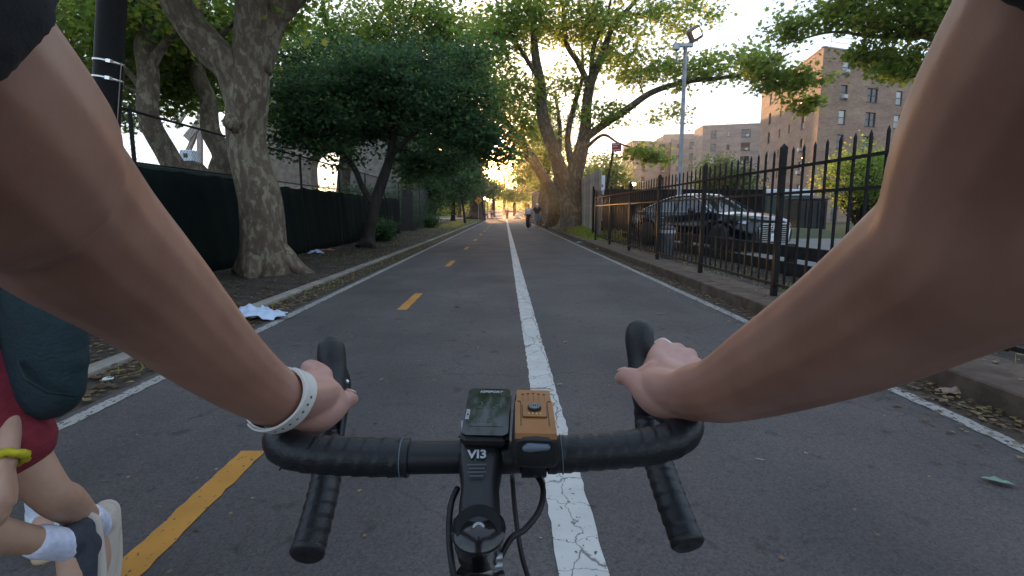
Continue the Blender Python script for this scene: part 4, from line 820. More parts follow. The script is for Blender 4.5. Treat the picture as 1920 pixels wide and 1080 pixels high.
facade(B, (42.3, 117), (54, 113.4), 19.3, [(2.2, *SG), (5.2, *SM), (8.6, *DB)], ROWS, rd, 'brick_hazed'); facade(B, (42.9, 124), (42.3, 117), 19.3, [], ROWS, rd, 'brick_hazed')
prism(B, 'core', [(42.9, 117.6), (53.6, 114), (56, 124), (43.2, 124)], -.4, 19.1, M['roof'])
rl = MB()
for k in range(8): rl.tube([(42.8 + k * 1.4, 117 - k * .4, 19.4), (42.8 + k * 1.4, 117 - k * .4, 21.0 + rd.uniform(0, 1.2))], .03, n=4)
rl.build('aerial', M['steel'], B)
D = thing('brick_flats', 'farther brick apartment block directly behind the floodlight pole', 'apartment block', (41.8, 137, 0))
facade(D, (41.8, 137), (50.4, 133), 19.0, [(1.6, *SM), (5.2, *DB), (8.4, *SM)], ROWS, rd, 'brick_hazed'); prism(D, 'core', [(42.2, 137.6), (50.4, 133.8), (53, 144), (43, 146)], -.4, 18.8, M['roof'])
E = thing('brick_flats', 'farthest brick apartment block, left of the floodlight pole behind a leafy twig', 'apartment block', (32.2, 137, 0))
facade(E, (32.2, 137), (43.4, 141), 18.8, [(3.2, *SG), (9.0, *SG)], ROWS, rd, 'brick_hazed'); facade(E, (32.3, 150), (32.2, 137), 18.8, [(3, *SG), (6, *SM), (8, *SM), (11, *SG)], ROWS, rd, 'brick_hazed')
prism(E, 'core', [(32.6, 137.8), (43.2, 141.6), (43, 150), (32.7, 149.8)], -.4, 18.6, M['roof'])
G = thing('brick_flats', 'far brick tower top showing over the roofs behind the floodlight pole', 'apartment block', (52, 178, 0))
facade(G, (51.5, 178), (66, 176), 26, [(3, *SG), (7, *DB), (11, *SG)], [23.9 - 2.75 * k for k in range(8)], rd, 'brick_hazed'); prism(G, 'core', [(52, 178.6), (66, 176.6), (66, 188), (52, 188)], -.4, 25.8, M['roof'])
# reddish brick shed at the far right edge of the path
sh = thing('brick_shed', 'low pinkish brick shed beside the far right edge of the path', 'shed', (3.9, 66, 0))
facade(sh, (3.9, 76), (3.9, 66), 3.4, [(3, 1.0, 1.2, False), (7, 1.0, 1.2, False)], [1.9], rd); facade(sh, (3.9, 66), (7.5, 66), 3.4, [(1.8, 1.0, 1.2, False)], [1.9], rd)
prism(sh, 'core', [(4.2, 66.4), (7.5, 66.4), (7.5, 76), (4.2, 76)], 0, 3.2, M['roof']); prism(sh, 'roof', [(3.6, 65.7), (7.8, 65.7), (7.8, 76.3), (3.6, 76.3)], 3.53, 3.7, M['roof'])
# stone viaduct with an arch, left behind the fence
vd = thing('stone_viaduct', 'grey stone bridge approach with a round arch showing bright sky', 'bridge', (-20, 55, 0))
ST = mat('viaduct_stone', (.17, .15, .125), (.30, .265, .22), 2.2, .9, .5, 6)
def arch_wall(xa, xb, ztop, xc, rad, zs, y0, y1):
    mb = MB(); n = 20; an = [math.pi * k / n for k in range(n + 1)]; arc = [(xc - rad * math.cos(a), zs + rad * math.sin(a)) for a in an]
    for y, fl in ((y0, 1), (y1, -1)):
        V = [(xa, y, 0), (xa, y, ztop), (xc - rad, y, 0), (xb, y, 0), (xb, y, ztop), (xc + rad, y, 0)] + [(x, y, z) for x, z in arc] + [(x, y, ztop) for x, z in arc]
        F_ = [(0, 2, 6, 6 + n + 1, 1)[::fl], (5, 3, 4, 6 + 2 * n + 1, 6 + n)[::fl]] + [(6 + k, 7 + k, 8 + n + k, 7 + n + k)[::fl] for k in range(n)]; mb.add(V, F_)
    V = [(x, y, z) for y in (y0, y1) for x, z in [(xc - rad, 0)] + arc + [(xc + rad, 0)]]; m_ = n + 3; mb.add(V, [(k, k + 1, m_ + k + 1, m_ + k) for k in range(m_ - 1)])
    mb.add([(xa, y0, ztop), (xb, y0, ztop), (xb, y1, ztop), (xa, y1, ztop), (xa, y0, 0), (xa, y1, 0), (xb, y0, 0), (xb, y1, 0)], [(0, 1, 2, 3), (4, 5, 3, 0), (6, 1, 2, 7)]); return mb
ac = at(617, 300, 55); arch_wall(-25, -8.5, 15, ac.x, 1.9, 5.4, 55, 57).build('wall', ST, vd)
rg_ = MB(); 
vs = [MB() for _ in range(15)]
for k in range(15):
    a0, a1 = math.pi * k / 15 + .01, math.pi * (k + 1) / 15 - .01; V = [(ac.x - r * math.cos(a), y, 5.4 + r * math.sin(a)) for y in (54.9, 55.4) for r, a in ((1.92, a0), (1.92, a1), (2.4, a1), (2.4, a0))]
    vs[k].add(V, [(0, 1, 2, 3), (7, 6, 5, 4), (0, 4, 5, 1), (1, 5, 6, 2), (2, 6, 7, 3), (3, 7, 4, 0)]).build('arch_stone', M['concrete'], vd)
MB().bbox((ac.x + .2, 60, 3.6), (.8, .8, 7.2), .05).build('pier', M['coping'], vd)
# steel bridge tower with bracing
bt = thing('steel_trestle', 'pale steel trestle with crossed bracing seen between the curved trunks', 'bridge', tuple(at(390, 390, 48)))
TS = mat('trestle_paint', (.36, .29, .25), (.45, .37, .32), 3, .7); mb = MB()
for (x0, y0, x1, y1, r) in ((352, 260, 480, 110, .38), (375, 330, 375, 100, .22), (330, 240, 380, 160, .14), (440, 150, 440, 330, .12), (375, 170, 440, 130, .12), (360, 140, 440, 210, .08), (330, 340, 375, 230, .2), (375, 240, 420, 200, .08)):
    p, q = at(x0, y0, 48), at(x1, y1, 48); d = q - p; L = d.length; mb_ = MB().box((0, 0, 0), (r * 1.6, r * 1.6, L)); me = mb_.mesh('brace', TS); me.transform(d.to_track_quat('Z', 'Y').to_matrix().to_4x4()); o = inst('brace', me, (p + q) / 2, None); wparent(o, bt)
wt = at(358, 330, 40); tw = thing('white_kiosk', 'white box on a mast beyond the fence between the curved trunks', 'tower', (wt.x, 40, 0))
MB().bbox((wt.x, 40, 4.5), (.9, .9, 2.2), .06).build('cabin', M['white_plastic'], tw); MB().tube([(wt.x, 40, 0), (wt.x, 40, 3.4)], .12, n=8).build('mast', M['steel'], tw); MB().box((wt.x, 39.53, 5.2), (.3, .02, .3)).build('window', M['win_frame'], tw)
# street lamps and signs at the far left
EG = mat('globe', (1, .95, .85), emit=(1, .86, .62), es=2.2)
for k, (x, yb, Y) in enumerate(((909, 409, 88), (914.5, 405, 100), (921, 402, 118))):
    b = at(x, 397, Y); t = thing('park_lamp', ('nearest far park lamp with a white globe, beside the massive trunk', 'middle far park lamp with a white globe', 'farthest park lamp with a white globe at the crossing')[k], 'lamp post', (b.x, Y, 0), 'park lamps at the far end of the path')
    inst('post', MB().tube([(0, 0, 0), (0, 0, .5), (0, 0, .55), (0, 0, 3.1)], [.16, .14, .075, .06], n=8).mesh('post', M['iron']), (0, 0, 0), t); inst('globe', MB().lathe([(.06, 3.1), (.15, 3.18), (.2, 3.34), (.16, 3.52), (.04, 3.62)], n=12).mesh('globe', EG, True), (0, 0, 0), t)
YS = mat('sign_yellow', (.62, .30, .02), rough=.5)
for lab, x, y, Y, s in (('yellow diamond warning sign in front of the massive far left trunk', 897, 376, 62, .42), ('yellow diamond warning sign above the walking woman', 986, 384, 60, .3)):
    p = at(x, y, Y); t = thing('warning_sign', lab, 'sign', (p.x, Y, 0)); MB().tube([(p.x, Y + .03, 0), (p.x, Y + .03, p.z + s * .6)], .03, n=6).build('pole', M['steel'], t)
    o = MB().box((0, 0, 0), (s * 1.5, .02, s * 1.5)).build('panel', YS, None); o.data.transform(Matrix.Translation((p.x, Y, p.z)) @ Matrix.Rotation(R(45), 4, 'Y')); wparent(o, t)
    o2 = MB().tube([(p.x, Y - .014, p.z - s * .4), (p.x, Y - .014, p.z + s * .2)], s * .12, n=6).build('symbol', M['iron'], o)
for k, (x, Y) in enumerate(((920, 96), (936, 97), (970, 96))):
    b = at(x, 397, Y); t = thing('barrier', ('white barrier left of the far crossing', 'low white barrier in the middle of the far crossing', 'white barrier right of the far crossing')[k], 'barrier', (b.x, Y, 0)); MB().bbox((b.x, Y, .45), (.8 if k != 1 else 1.2, .4, .5 if k != 1 else .3), .05).build('body', M['white_plastic'], t); MB().box((b.x, Y, .06), (1.3, .5, .12)).build('foot', M['rubber'], t)
CP = [mat('far_car_%d' % k, c, rough=.25) for k, c in enumerate(((.06, .09, .16), (.5, .52, .55), (.35, .05, .05)))]
def far_car(label, x, Y, k, sy=1.0):
    b = at(x, 397, Y); t = thing('parked_car', label, 'car', (b.x, Y, .02), 'cars parked across the far street'); mb = MB()
    prof = [(-2.2, .35), (-2.2, .75), (-1.5, .9), (-.9, 1.42), (.6, 1.45), (1.3, .95), (2.15, .82), (2.2, .35)]
    V = [(x_, y_, z) for y_ in (-.85, .85) for x_, z in prof]; n = len(prof); mb.add(V, [tuple(range(n)), tuple(range(2 * n - 1, n - 1, -1))] + [(i, n + i, n + (i + 1) % n, (i + 1) % n) for i in range(n)])
    inst('body', mb.mesh('body', CP[k]), (0, 0, 0), t); inst('window', MB().add([(-1.2, -.86, .95), (1.1, -.86, .95), (.55, -.86, 1.38), (-.85, -.86, 1.38)], [(0, 1, 2, 3)]).mesh('window', M['gloss_black']), (0, 0, 0), t)
    for q in (-1.4, 1.4): inst('wheel', MB().lathe([(.1, -.1), (.31, -.1), (.33, 0), (.31, .1), (.1, .1)], n=12, M=Matrix.Rotation(R(90), 3, 'X')).mesh('wheel', M['rubber']), (q, -.8, .33), t)
far_car('dark blue car parked across the far street, left of the walker', 938, 150, 0); far_car('pale grey car parked across the far street, left of the dark blue car', 921, 152, 1); far_car('pale grey car parked across the far street, right end', 975, 150, 1); far_car('dark red car behind the far street walker', 957, 158, 2)

# ------------------------------------------------------------------ evening haze volume, added to make the glow around the sun
hb_ = MB().box((0, 400, 14.4), (1460, 1500, 31)).build('haze', None); hm_ = bpy.data.materials.new('haze'); hm_.use_nodes = True; ht = hm_.node_tree; ht.nodes.remove(ht.nodes['Principled BSDF'])
pv = ht.nodes.new('ShaderNodeVolumePrincipled'); pv.inputs['Color'].default_value = (.95, .93, .9, 1); pv.inputs['Density'].default_value = .0005; pv.inputs['Anisotropy'].default_value = .9; ht.links.new(pv.outputs[0], ht.nodes['Material Output'].inputs['Volume']); hb_.data.materials.append(hm_); tag(hb_, kind='stuff', label='thin warm evening haze added for the glow around the low sun', cat='haze')
# ================================================================== THE PARKED CAR
def sedan():
    root = thing('parked_car', 'glossy dark blue sedan with a chrome barred grille parked behind the black iron fence', 'car', (4.87, 18.1, .13), None, R(-65.5)); root.scale = (1.0, 1.0, 1.10)
    paint = mat('car_paint', (.0025, .0035, .009), rough=.14, coat=.4); chrome = M['silver']; tyre = M['rubber']
    gls = mat('car_glass', (.015, .02, .03), rough=.03, spec=1.0)
    ip = lambda x, P: float(np.interp(x, [p[0] for p in P], [p[1] for p in P]))
    top = [(0, .80), (.06, .93), (.3, 1.0), (.8, 1.01), (1.5, .97), (3.2, .97), (3.6, .98), (4.2, .93), (4.6, .84), (4.82, .74), (4.9, .66)]
    wid = [(0, .74), (.08, .82), (.4, .89), (1, .925), (2.5, .93), (4.0, .92), (4.5, .86), (4.75, .78), (4.9, .66)]
    bot = [(0, .38), (.1, .30), (.5, .20), (4.4, .19), (4.75, .22), (4.9, .30)]
    xs = sorted(set([0, .03, .06, .1, .2] + [round(v, 3) for v in np.arange(.3, 4.7, .075)] + [4.7, 4.76, 4.82, 4.86, 4.9])); V = []; n = 15
    for x in xs:
        w, zt, zb = ip(x, wid), ip(x, top), ip(x, bot)
        ar = max([math.sqrt(max(0, .40 ** 2 - (x - c) ** 2)) for c in (.98, 3.92)]); za = max(zb, .34 + ar if ar > 0 else zb)
        za = min(za, zt - .16)
        h = [(0, zb), (w * .80, zb), (w * .97, max(zb + .03, za)), (w, max(zb + .14, za + .02)), (w * 1.005, max(.52, za + .03)), (w * .985, max(zt - .16, za + .04)), (w * .93, zt - .03), (w * .6, zt + .012)]
        V += [(x, y, z) for y, z in h] + [(x, -y, z) for y, z in h[:0:-1]]
    m = len(xs); Fs = [(i * n + q, (i + 1) * n + q, (i + 1) * n + (q + 1) % n, i * n + (q + 1) % n) for i in range(m - 1) for q in range(n)] + [tuple(range(n)), tuple(range(m * n - 1, (m - 1) * n - 1, -1))]
    o = inst('body', MB().add(V, Fs).mesh('body', paint), (0, 0, 0), root); autosmooth(o, 40)
    zr = [(.55, 1.0), (.9, 1.13), (1.3, 1.30), (1.7, 1.40), (2.15, 1.445), (2.6, 1.43), (2.85, 1.36), (3.2, 1.16), (3.55, .96)]
    def sec(x, e=0.0):
        z = ip(x, zr) + e; k = min(1, max(0, (z - .95) / .48)); wb, wr = .84 + e - .05 * abs(x - 2) / 1.6, (.80 - .22 * k) + e
        return [(wb, .94), (wr + (wb - wr) * .25, .94 + (z - .94) * .70), (wr, z - .05 * k), (wr * .7, z), (0, z + .015)]
    gx = list(np.linspace(.55, 3.55, 31)); V = []
    for x in gx: h = sec(x); V += [(x, y, z) for y, z in h] + [(x, -y, z) for y, z in h[-2::-1]]
    Fs = [(i * 9 + q, (i + 1) * 9 + q, (i + 1) * 9 + q + 1, i * 9 + q + 1) for i in range(30) for q in range(8)]
    o = inst('window', MB().add(V, Fs).mesh('window', gls, True), (0, 0, 0), root)
    gx = list(np.linspace(1.5, 2.72, 14)); V = []
    for x in gx: h = sec(x, .008)[2:]; V += [(x, y, z) for y, z in h] + [(x, -y, z) for y, z in h[-2::-1]]
    inst('roof', MB().add(V, [(i * 5 + q, (i + 1) * 5 + q, (i + 1) * 5 + q + 1, i * 5 + q + 1) for i in range(13) for q in range(4)]).mesh('roof', paint, True), (0, 0, 0), root)
    for s in (1, -1):
        rail = [Vector((x, s * (sec(x)[2][0] + .012), sec(x)[2][1] + .006)) for x in np.linspace(.6, 3.5, 24)]
        inst('roof_rail', MB().tube(rail, .016, n=6).mesh('roof_rail', chrome if s < 0 else paint, True), (0, 0, 0), root)  # near side silvered, painting in the sky's reflection along the rail
        inst('window_trim', MB().tube([Vector((x, s * (sec(x)[0][0] + .012), .965)) for x in np.linspace(.75, 3.45, 16)], .010, n=6).mesh('window_trim', chrome, True), (0, 0, 0), root)
        for xa, xb in ((2.12, 2.06), (1.25, 1.15)):
            inst('pillar', MB().tube([Vector((xa, s * (sec(xa)[0][0] + .004), .95)), Vector(((xa + xb) / 2, s * (sec(xa)[1][0] + .008), sec(xa)[1][1])), Vector((xb, s * (sec(xb)[2][0] + .004), sec(xb)[2][1]))], .035, n=6).mesh('pillar', paint), (0, 0, 0), root)
        mr = inst('mirror', MB().lathe([(.01, -.10), (.06, -.09), (.085, 0), (.075, .08), (.01, .10)], (3.0, s * 1.0, 1.0), 12, Matrix.Rotation(R(90), 3, 'X')).mesh('mirror', paint, True), (0, 0, 0), root)
        inst('headlight', MB().add([(4.80, s * .44, .66), (4.66, s * .80, .69), (4.50, s * .875, .73), (4.56, s * .85, .80), (4.72, s * .72, .765), (4.835, s * .46, .715)], [(0, 1, 2, 3, 4, 5)[::s]]).mesh('headlight', mat('headlight', (.5, .53, .57), rough=.1, metal=.6)), (.012, 0, 0), root)
        inst('taillight', MB().bbox((.03, s * .58, .78), (.08, .42, .14), .02).mesh('taillight', mat('taillight', (.35, .02, .015), rough=.2)), (0, 0, 0), root)
        for x in (.98, 3.92):
            w = inst('wheel', MB().lathe([(.22, -.11), (.32, -.115), (.345, -.08), (.345, .08), (.32, .115), (.22, .11)], n=28, M=Matrix.Rotation(R(90), 3, 'X')).mesh('wheel', tyre, True), (x, s * .82, .345), root)
            rm = MB().torus((0, 0, 0), .215, .02, Matrix.Rotation(R(90), 3, 'X')); rm.lathe([(.01, -.02), (.06, -.02), (.05, .03), (.01, .03)], (0, s * .07, 0), 10, Matrix.Rotation(R(90), 3, 'X'))
            for k in range(10): a = k * math.pi / 5; rm.tube([(0, s * .07, 0), (.21 * math.cos(a), s * .06, .21 * math.sin(a))], .016, n=4)
            inst('rim', rm.mesh('rim', M['steel']), (0, 0, 0), w)
        inst('door_handle', MB().bbox((1.75, s * .935, .80), (.2, .03, .03), .008).mesh('door_handle', chrome), (0, 0, 0), root)
        inst('side_trim', MB().box((2.45, s * .937, .30), (2.0, .02, .03)).mesh('side_trim', chrome), (0, 0, 0), root)
        inst('bumper_vent', MB().bbox((4.72, s * .64, .34), (.06, .24, .14), .02, Matrix.Rotation(-s * R(38), 3, 'Z')).mesh('bumper_vent', M['gloss_black']), (.02, 0, 0), root)
    gr = [(-.52, .30), (-.44, .24), (.44, .24), (.52, .30), (.56, .58), (.47, .69), (-.47, .69), (-.56, .58)]
    g = inst('grille', MB().add([(4.905, y, z) for y, z in gr], [tuple(range(8))]).mesh('grille', M['gloss_black']), (0, 0, 0), root)
    P = [Vector((4.912, y, z)) for y, z in gr]; inst('grille_frame', MB().tube(P + P[:2], .016, n=6).mesh('grille_frame', chrome), (0, 0, 0), g)
    for k in range(8):
        z = .285 + k * .05; w = .50 + (.04 if z > .32 else 0); inst('grille_bar', MB().box((4.915, 0, z), (.014, 2 * w, .013)).mesh('grille_bar', chrome), (0, 0, 0), g)
    em = MB()
    for k in range(4): em.torus((4.932, -.117 + k * .078, .615), .050, .008, Matrix.Rotation(R(90), 3, 'Y'), 20, 6)
    inst('emblem', em.mesh('emblem', chrome, True), (0, 0, 0), g)
    pt = inst('number_plate', MB().bbox((4.935, 0, .385), (.012, .32, .17), .004).mesh('number_plate', M['white_plastic']), (0, 0, 0), root)
    Fp = frame((4.943, 0, .385), (0, 1, 0), (0, 0, 1)); DP = mat('plate_print', (.05, .08, .2), rough=.5)
    pl_ = text('plate_characters', 'LTR 8052', .058, Fp, DP, None); pl_.parent = pt
sedan()

# ================================================================== PEOPLE
def person(name, label, loc, rz, pose, looks, voxel=.012, group=None):
    """standing height 1 unit = 1.7 m figure in local metres (facing -Y before rz), pose gives joints"""
    root = thing(name, label, 'person', loc, group, rz)
    def orgl(nm, T_, vx, m_, par, sm_):
        o_ = organic(nm, T_, vx, m_, None, sm_); o_.parent = par; return o_
    J = {k: Vector(v) for k, v in pose.items()}; k = looks.get('build', 1.0)
    lat = (J['shL'] - J['shR']).normalized(); f = Vector(looks.get('face', (0, -1, 0))).normalized(); up = (J['head'] - J['neck']).normalized(); h = J['head']; side = f.cross(up).normalized()
    T = [([J['pelvis'] - Vector((0, 0, .06)), J['pelvis'], J['waist'], J['chest'], J['neck'] - Vector((0, 0, .05))], [.12 * k, .165 * k, .135 * k, .165 * k, .09 * k], (1.0, .68), lat),
         ([J['neck'] - Vector((0, 0, .04)), J['neck'] + up * .05, h], [.06, .052, .055]),
         ([h - up * .085 + f * .03, h - up * .04 + f * .012, h + up * .03, h + up * .085 - f * .005], [.045, .066, .082, .058], (.95, 1.12), side),
         ([h + f * .085 + up * .02, h + f * .108 - up * .018], [.009, .014]), ([h + f * .083 - up * .052, h + f * .088 - up * .056], [.018, .016], (1.3, .5), side)]
    for s in (1, -1): T += [([h + side * s * .078 + up * .012, h + side * s * .084 - up * .03], [.014, .012]), ([h + f * .076 + side * s * .033 + up * .040, h + f * .080 + side * s * .02 + up * .040], [.010, .010])]
    for s in 'LR':
        sh, el, wr = J['sh' + s], J['el' + s], J['wr' + s]; hp, kn, an = J['hip' + s], J['kn' + s], J['an' + s]; to = J['toe' + s]
        T += [([J['chest'].lerp(sh, .5) + Vector((0, 0, .03)), sh, sh.lerp(el, .4), el, el.lerp(wr, .35), wr], [.07 * k, .062 * k, .05 * k, .039 * k, .041 * k, .026 * k]),
              ([J['pelvis'].lerp(hp, .8), hp, hp.lerp(kn, .35), kn, kn.lerp(an, .3), kn.lerp(an, .7), an], [.10 * k, .098 * k, .088 * k, .058 * k, .060 * k, .042 * k, .034 * k]),
              ([an + (an - to).normalized() * .03 - Vector((0, 0, .02)), an.lerp(to, .5), to], [.036, .036, .026])]
        d = (wr - el).normalized(); ax = lat.cross(d); ax = ax.normalized() if ax.length > .1 else Vector((0, -1, 0)); pm = wr + d * .05
        T.append(([wr, pm, wr + d * .085], [.026, .030, .030], (.55, 1.25), lat))
        for q in range(4):
            o_ = ax * (.027 - q * .018); a = wr + d * .085 + o_; L = (.032, .037, .034, .027)[q]; cu = lat * (-.012 if s == 'L' else .012)
            T.append(([a, a + d * L + cu * .3, a + d * L * 1.7 + cu * 1.6, a + d * L * 2.0 + cu * 3], [.010, .0095, .0085, .0075]))
        T.append(([wr + d * .02 + ax * .022, wr + d * .055 + ax * .045, wr + d * .085 + ax * .048], [.013, .011, .009]))
    orgl('body', T, voxel, looks.get('skin', M['skin2']), root, 4)
    hm = looks.get('hair_mat')
    if hm:
        HT = [([h + up * .03 - f * .03, h + up * .075 - f * .012, h + up * .095 + f * .01], [.085, .082, .06], (1.0, 1.05), side), ([h + up * .02 - f * .05, h - up * .05 - f * .055], [.07, .055])]
        orgl('hair', HT, voxel, hm, root, 3)
    g = .014
    T = [([J['pelvis'] + Vector((0, 0, looks.get('hem', -.02))), J['waist'], J['chest'], J['neck'] - Vector((0, 0, .06))], [.165 * k + g + looks.get('flare', 0), .145 * k + g + looks.get('flare', 0) * .6, .170 * k + g, .085 * k + g], (1.0 + looks.get('flare', 0) * 5, .70 + looks.get('flare', 0) * 5), lat, 0)]
    for s in 'LR':
        sh, el = J['sh' + s], J['el' + s]; sf = looks.get('sleeve', .6); T.append(([J['chest'].lerp(sh, .5) + Vector((0, 0, .03)), sh, sh.lerp(el, sf)], [.075 * k + g, .068 * k + g, .055 * k + g + .006], (1, 1), (0, 0, 1) if abs((el - sh).normalized().z) < .9 else (0, 1, 0), 0))
    orgl('shirt', T, voxel, looks['shirt'], root, 3)
    bt = looks.get('bottom', 'shorts'); fit = looks.get('fit', 1.0); T = [([J['pelvis'] + Vector((0, 0, .10)), J['pelvis'] - Vector((0, 0, .04))], [.15 * k + g, .17 * k + g], (1.0, .70), lat)]
    if bt == 'skirt': z = (J['anL'].z + J['anR'].z) / 2; c = (J['anL'] + J['anR']) / 2; T.append(([J['pelvis'], J['pelvis'].lerp(c, .5), Vector((c.x, c.y, z + .16))], [.19, .19, .20], (1.0, .75), lat))
    for s in 'LR':
        hp, kn, an = J['hip' + s], J['kn' + s], J['an' + s]
        if bt == 'shorts': e = hp.lerp(kn, looks.get('leg', .8)); T.append(([J['pelvis'].lerp(hp, .7), hp, e], [.112 * k * fit + g, .108 * k * fit + g, .088 * k + g + .014]))
        elif bt == 'trousers': T.append(([J['pelvis'].lerp(hp, .7), hp, kn, an + Vector((0, 0, .03))], [.112 * k + g, .105 * k + g, .075 + g, .055 + g]))
    orgl('trousers' if bt == 'trousers' else bt, T, voxel, looks['bottom_mat'], root, 3)
    for s in 'LR':
        an, to = J['an' + s], J['toe' + s]; kn = J['kn' + s]; dn = (an - kn).normalized(); d = (to - an).normalized()
        u = -dn
        sol = dn * .042
        if looks.get('sock'): orgl('sock', [([an + u * .10, an, an + sol * .6], [.044, .042, .044])], max(voxel * .7, .005), looks['sock'], root, 2)
        so_ = orgl('shoe', [([an - d * .045 + sol * .9, an + sol * .5, an.lerp(to, .5) + sol * .35, to + sol * .1], [.040, .050, .044, .034], (1.0, .9), lat), ([an + u * .01 - d * .01, an + sol], [.047, .048])], max(voxel * .7, .005), looks['shoe' + s] if 'shoe' + s in looks else looks['shoe'], root, 3)
        so2 = orgl('sole', [([an - d * .062 + sol * 1.55, an.lerp(to, .5) + sol * 1.25, to + d * .012 + sol * .85], [.042, .046, .038], (1.0, .42), lat)], max(voxel * .7, .004), looks.get('sole', M['white_plastic']), root, 2); so2.parent = so_
    return root, J
def stand(step=.12, arm=.0, w=1.0):
    P = dict(pelvis=(0, 0, .93), waist=(0, -.005, 1.08), chest=(0, .0, 1.28), neck=(0, .01, 1.45), head=(0, -.02, 1.585))
    for s, q in (('L', 1), ('R', -1)):
        P['sh' + s] = (q * .175 * w, .01, 1.38); P['el' + s] = (q * .225 * w, .03 + q * arm, 1.10); P['wr' + s] = (q * .235 * w, -.05 + q * arm * 2, .86)
        P['hip' + s] = (q * .09, 0, .88); P['kn' + s] = (q * .095, -.03 - q * step * .7, .49); P['an' + s] = (q * .095, -q * step + .03, .085); P['toe' + s] = (q * .11, -q * step - .12, .045)
    return P
cl = lambda n, c, r=.9: mat(n, c, tuple(v * 1.35 + .002 for v in c), 40, r, .2, 120)
HAIR = cl('dark_hair', (.010, .008, .007), .5); JEAN = cl('denim', (.10, .17, .25)); NAVY = cl('navy_cloth', (.008, .010, .018)); WHT = cl('pale_blue_cloth', (.50, .55, .60)); BLK = cl('black_cloth', (.008, .008, .009))
p = gnd(991, 428); person('person', 'woman in loose pale blue top and long black skirt walking toward us', (p.x, p.y, 0), 0, stand(.07, .02), dict(shirt=WHT, bottom='skirt', bottom_mat=BLK, hair_mat=HAIR, shoe=BLK, hem=-.10, build=1.08, sleeve=.8))
p = gnd(1007, 428); r_, J_ = person('person', 'man in dark polo shirt, denim shorts and white cap beside the woman', (p.x, p.y, 0), 0, stand(-.10, -.02), dict(shirt=NAVY, bottom_mat=JEAN, hair_mat=None, shoe=BLK, hem=-.06, build=1.1, leg=.9))
r_.scale = (1.04,) * 3
h = J_['head']; o = organic('cap', [([h + Vector((0, .01, .05)), h + Vector((0, .01, .09))], [.098, .082])], .012, M['white_plastic'], None, 2); o.parent = r_
o2 = organic('brim', [([h + Vector((0, -.09, .055)), h + Vector((0, -.15, .045))], [.06, .05], (1.2, .25), (1, 0, 0))], .010, M['white_plastic'], None, 1); o2.parent = o
b = at(951, 397, 84); person('person', 'lone walker in dark clothes far down the white centre line', (b.x, 84, 0), R(180), stand(.16, .04), dict(shirt=NAVY, bottom='trousers', bottom_mat=BLK, hair_mat=HAIR, shoe=BLK), .02)
b = at(922, 397, 92); person('person', 'small distant person in a grey top near the left barrier', (b.x, 91, 0), 0, stand(.1, .04), dict(shirt=cl('grey_cloth', (.2, .2, .22)), bottom='trousers', bottom_mat=NAVY, hair_mat=HAIR, shoe=BLK), .02)
# passer-by striding toward the camera at the left edge
BUR = cl('burgundy_cloth', (.16, .012, .022)); PINK = cl('pink_cloth', (.33, .21, .20)); SOCK = cl('white_sock', (.50, .52, .62)); SHOE = cl('dark_sneaker', (.03, .035, .045)); CREAM = mat('cream_sole', (.48, .42, .35), rough=.7); GUM = mat('gum_sole', (.42, .29, .17), rough=.7); MINT = cl('mint_sneaker', (.45, .55, .55))
oX, oY = -1.26, 1.20
Lp = lambda x, y, z: (x - oX, y - oY, z)
pose = dict(pelvis=Lp(-1.400, 1.28, .80), waist=Lp(-1.400, 1.27, .95), chest=Lp(-1.410, 1.25, 1.13), neck=Lp(-1.410, 1.21, 1.29), head=Lp(-1.410, 1.16, 1.42),
            shL=Lp(-1.270, 1.32, 1.21), shR=Lp(-1.570, 1.22, 1.22), elL=Lp(-1.335, 1.46, .93), elR=Lp(-1.650, 1.28, .97), wrL=Lp(-1.185, 1.21, .61), wrR=Lp(-1.670, 1.06, .86),
            hipL=Lp(-1.32, 1.28, .76), hipR=Lp(-1.46, 1.26, .76), knL=Lp(-1.215, 1.34, .47), knR=Lp(-1.27, 1.06, .55), anL=Lp(-1.30, 1.60, .20), anR=Lp(-1.225, 1.40, .27), toeL=Lp(-1.275, 1.55, .04), toeR=Lp(-1.20, 1.37, .09))
pose = {k: Vector(v) for k, v in pose.items()}
wk, JW = person('person', 'passer-by in burgundy shirt and shorts with a yellow wrist band at the left edge', (oX, oY, 0), 0, pose, dict(shirt=BUR, bottom_mat=BUR, hair_mat=HAIR, shoe=SHOE, shoeL=CREAM, sock=SOCK, sole=CREAM, hem=-.21, flare=.035, fit=.80, leg=.46, build=.86, sleeve=.55), .006)
sc_m = cl('yellow_band', (.42, .36, .015)); mb = MB(); d = (JW['wrL'] - JW['elL']).normalized(); Fm = frame(JW['wrL'], d.orthogonal(), d.cross(d.orthogonal())).to_3x3()
mb.torus(JW['wrL'] - d * .01, .034, .010, Fm, 28, 8); rr_ = random.Random(4); mb.v = [tuple(Vector(v) + Vector((rr_.uniform(-1, 1), rr_.uniform(-1, 1), rr_.uniform(-1, 1))) * .004) for v in mb.v]
mb.build('wrist_band', sc_m, None, True).parent = wk
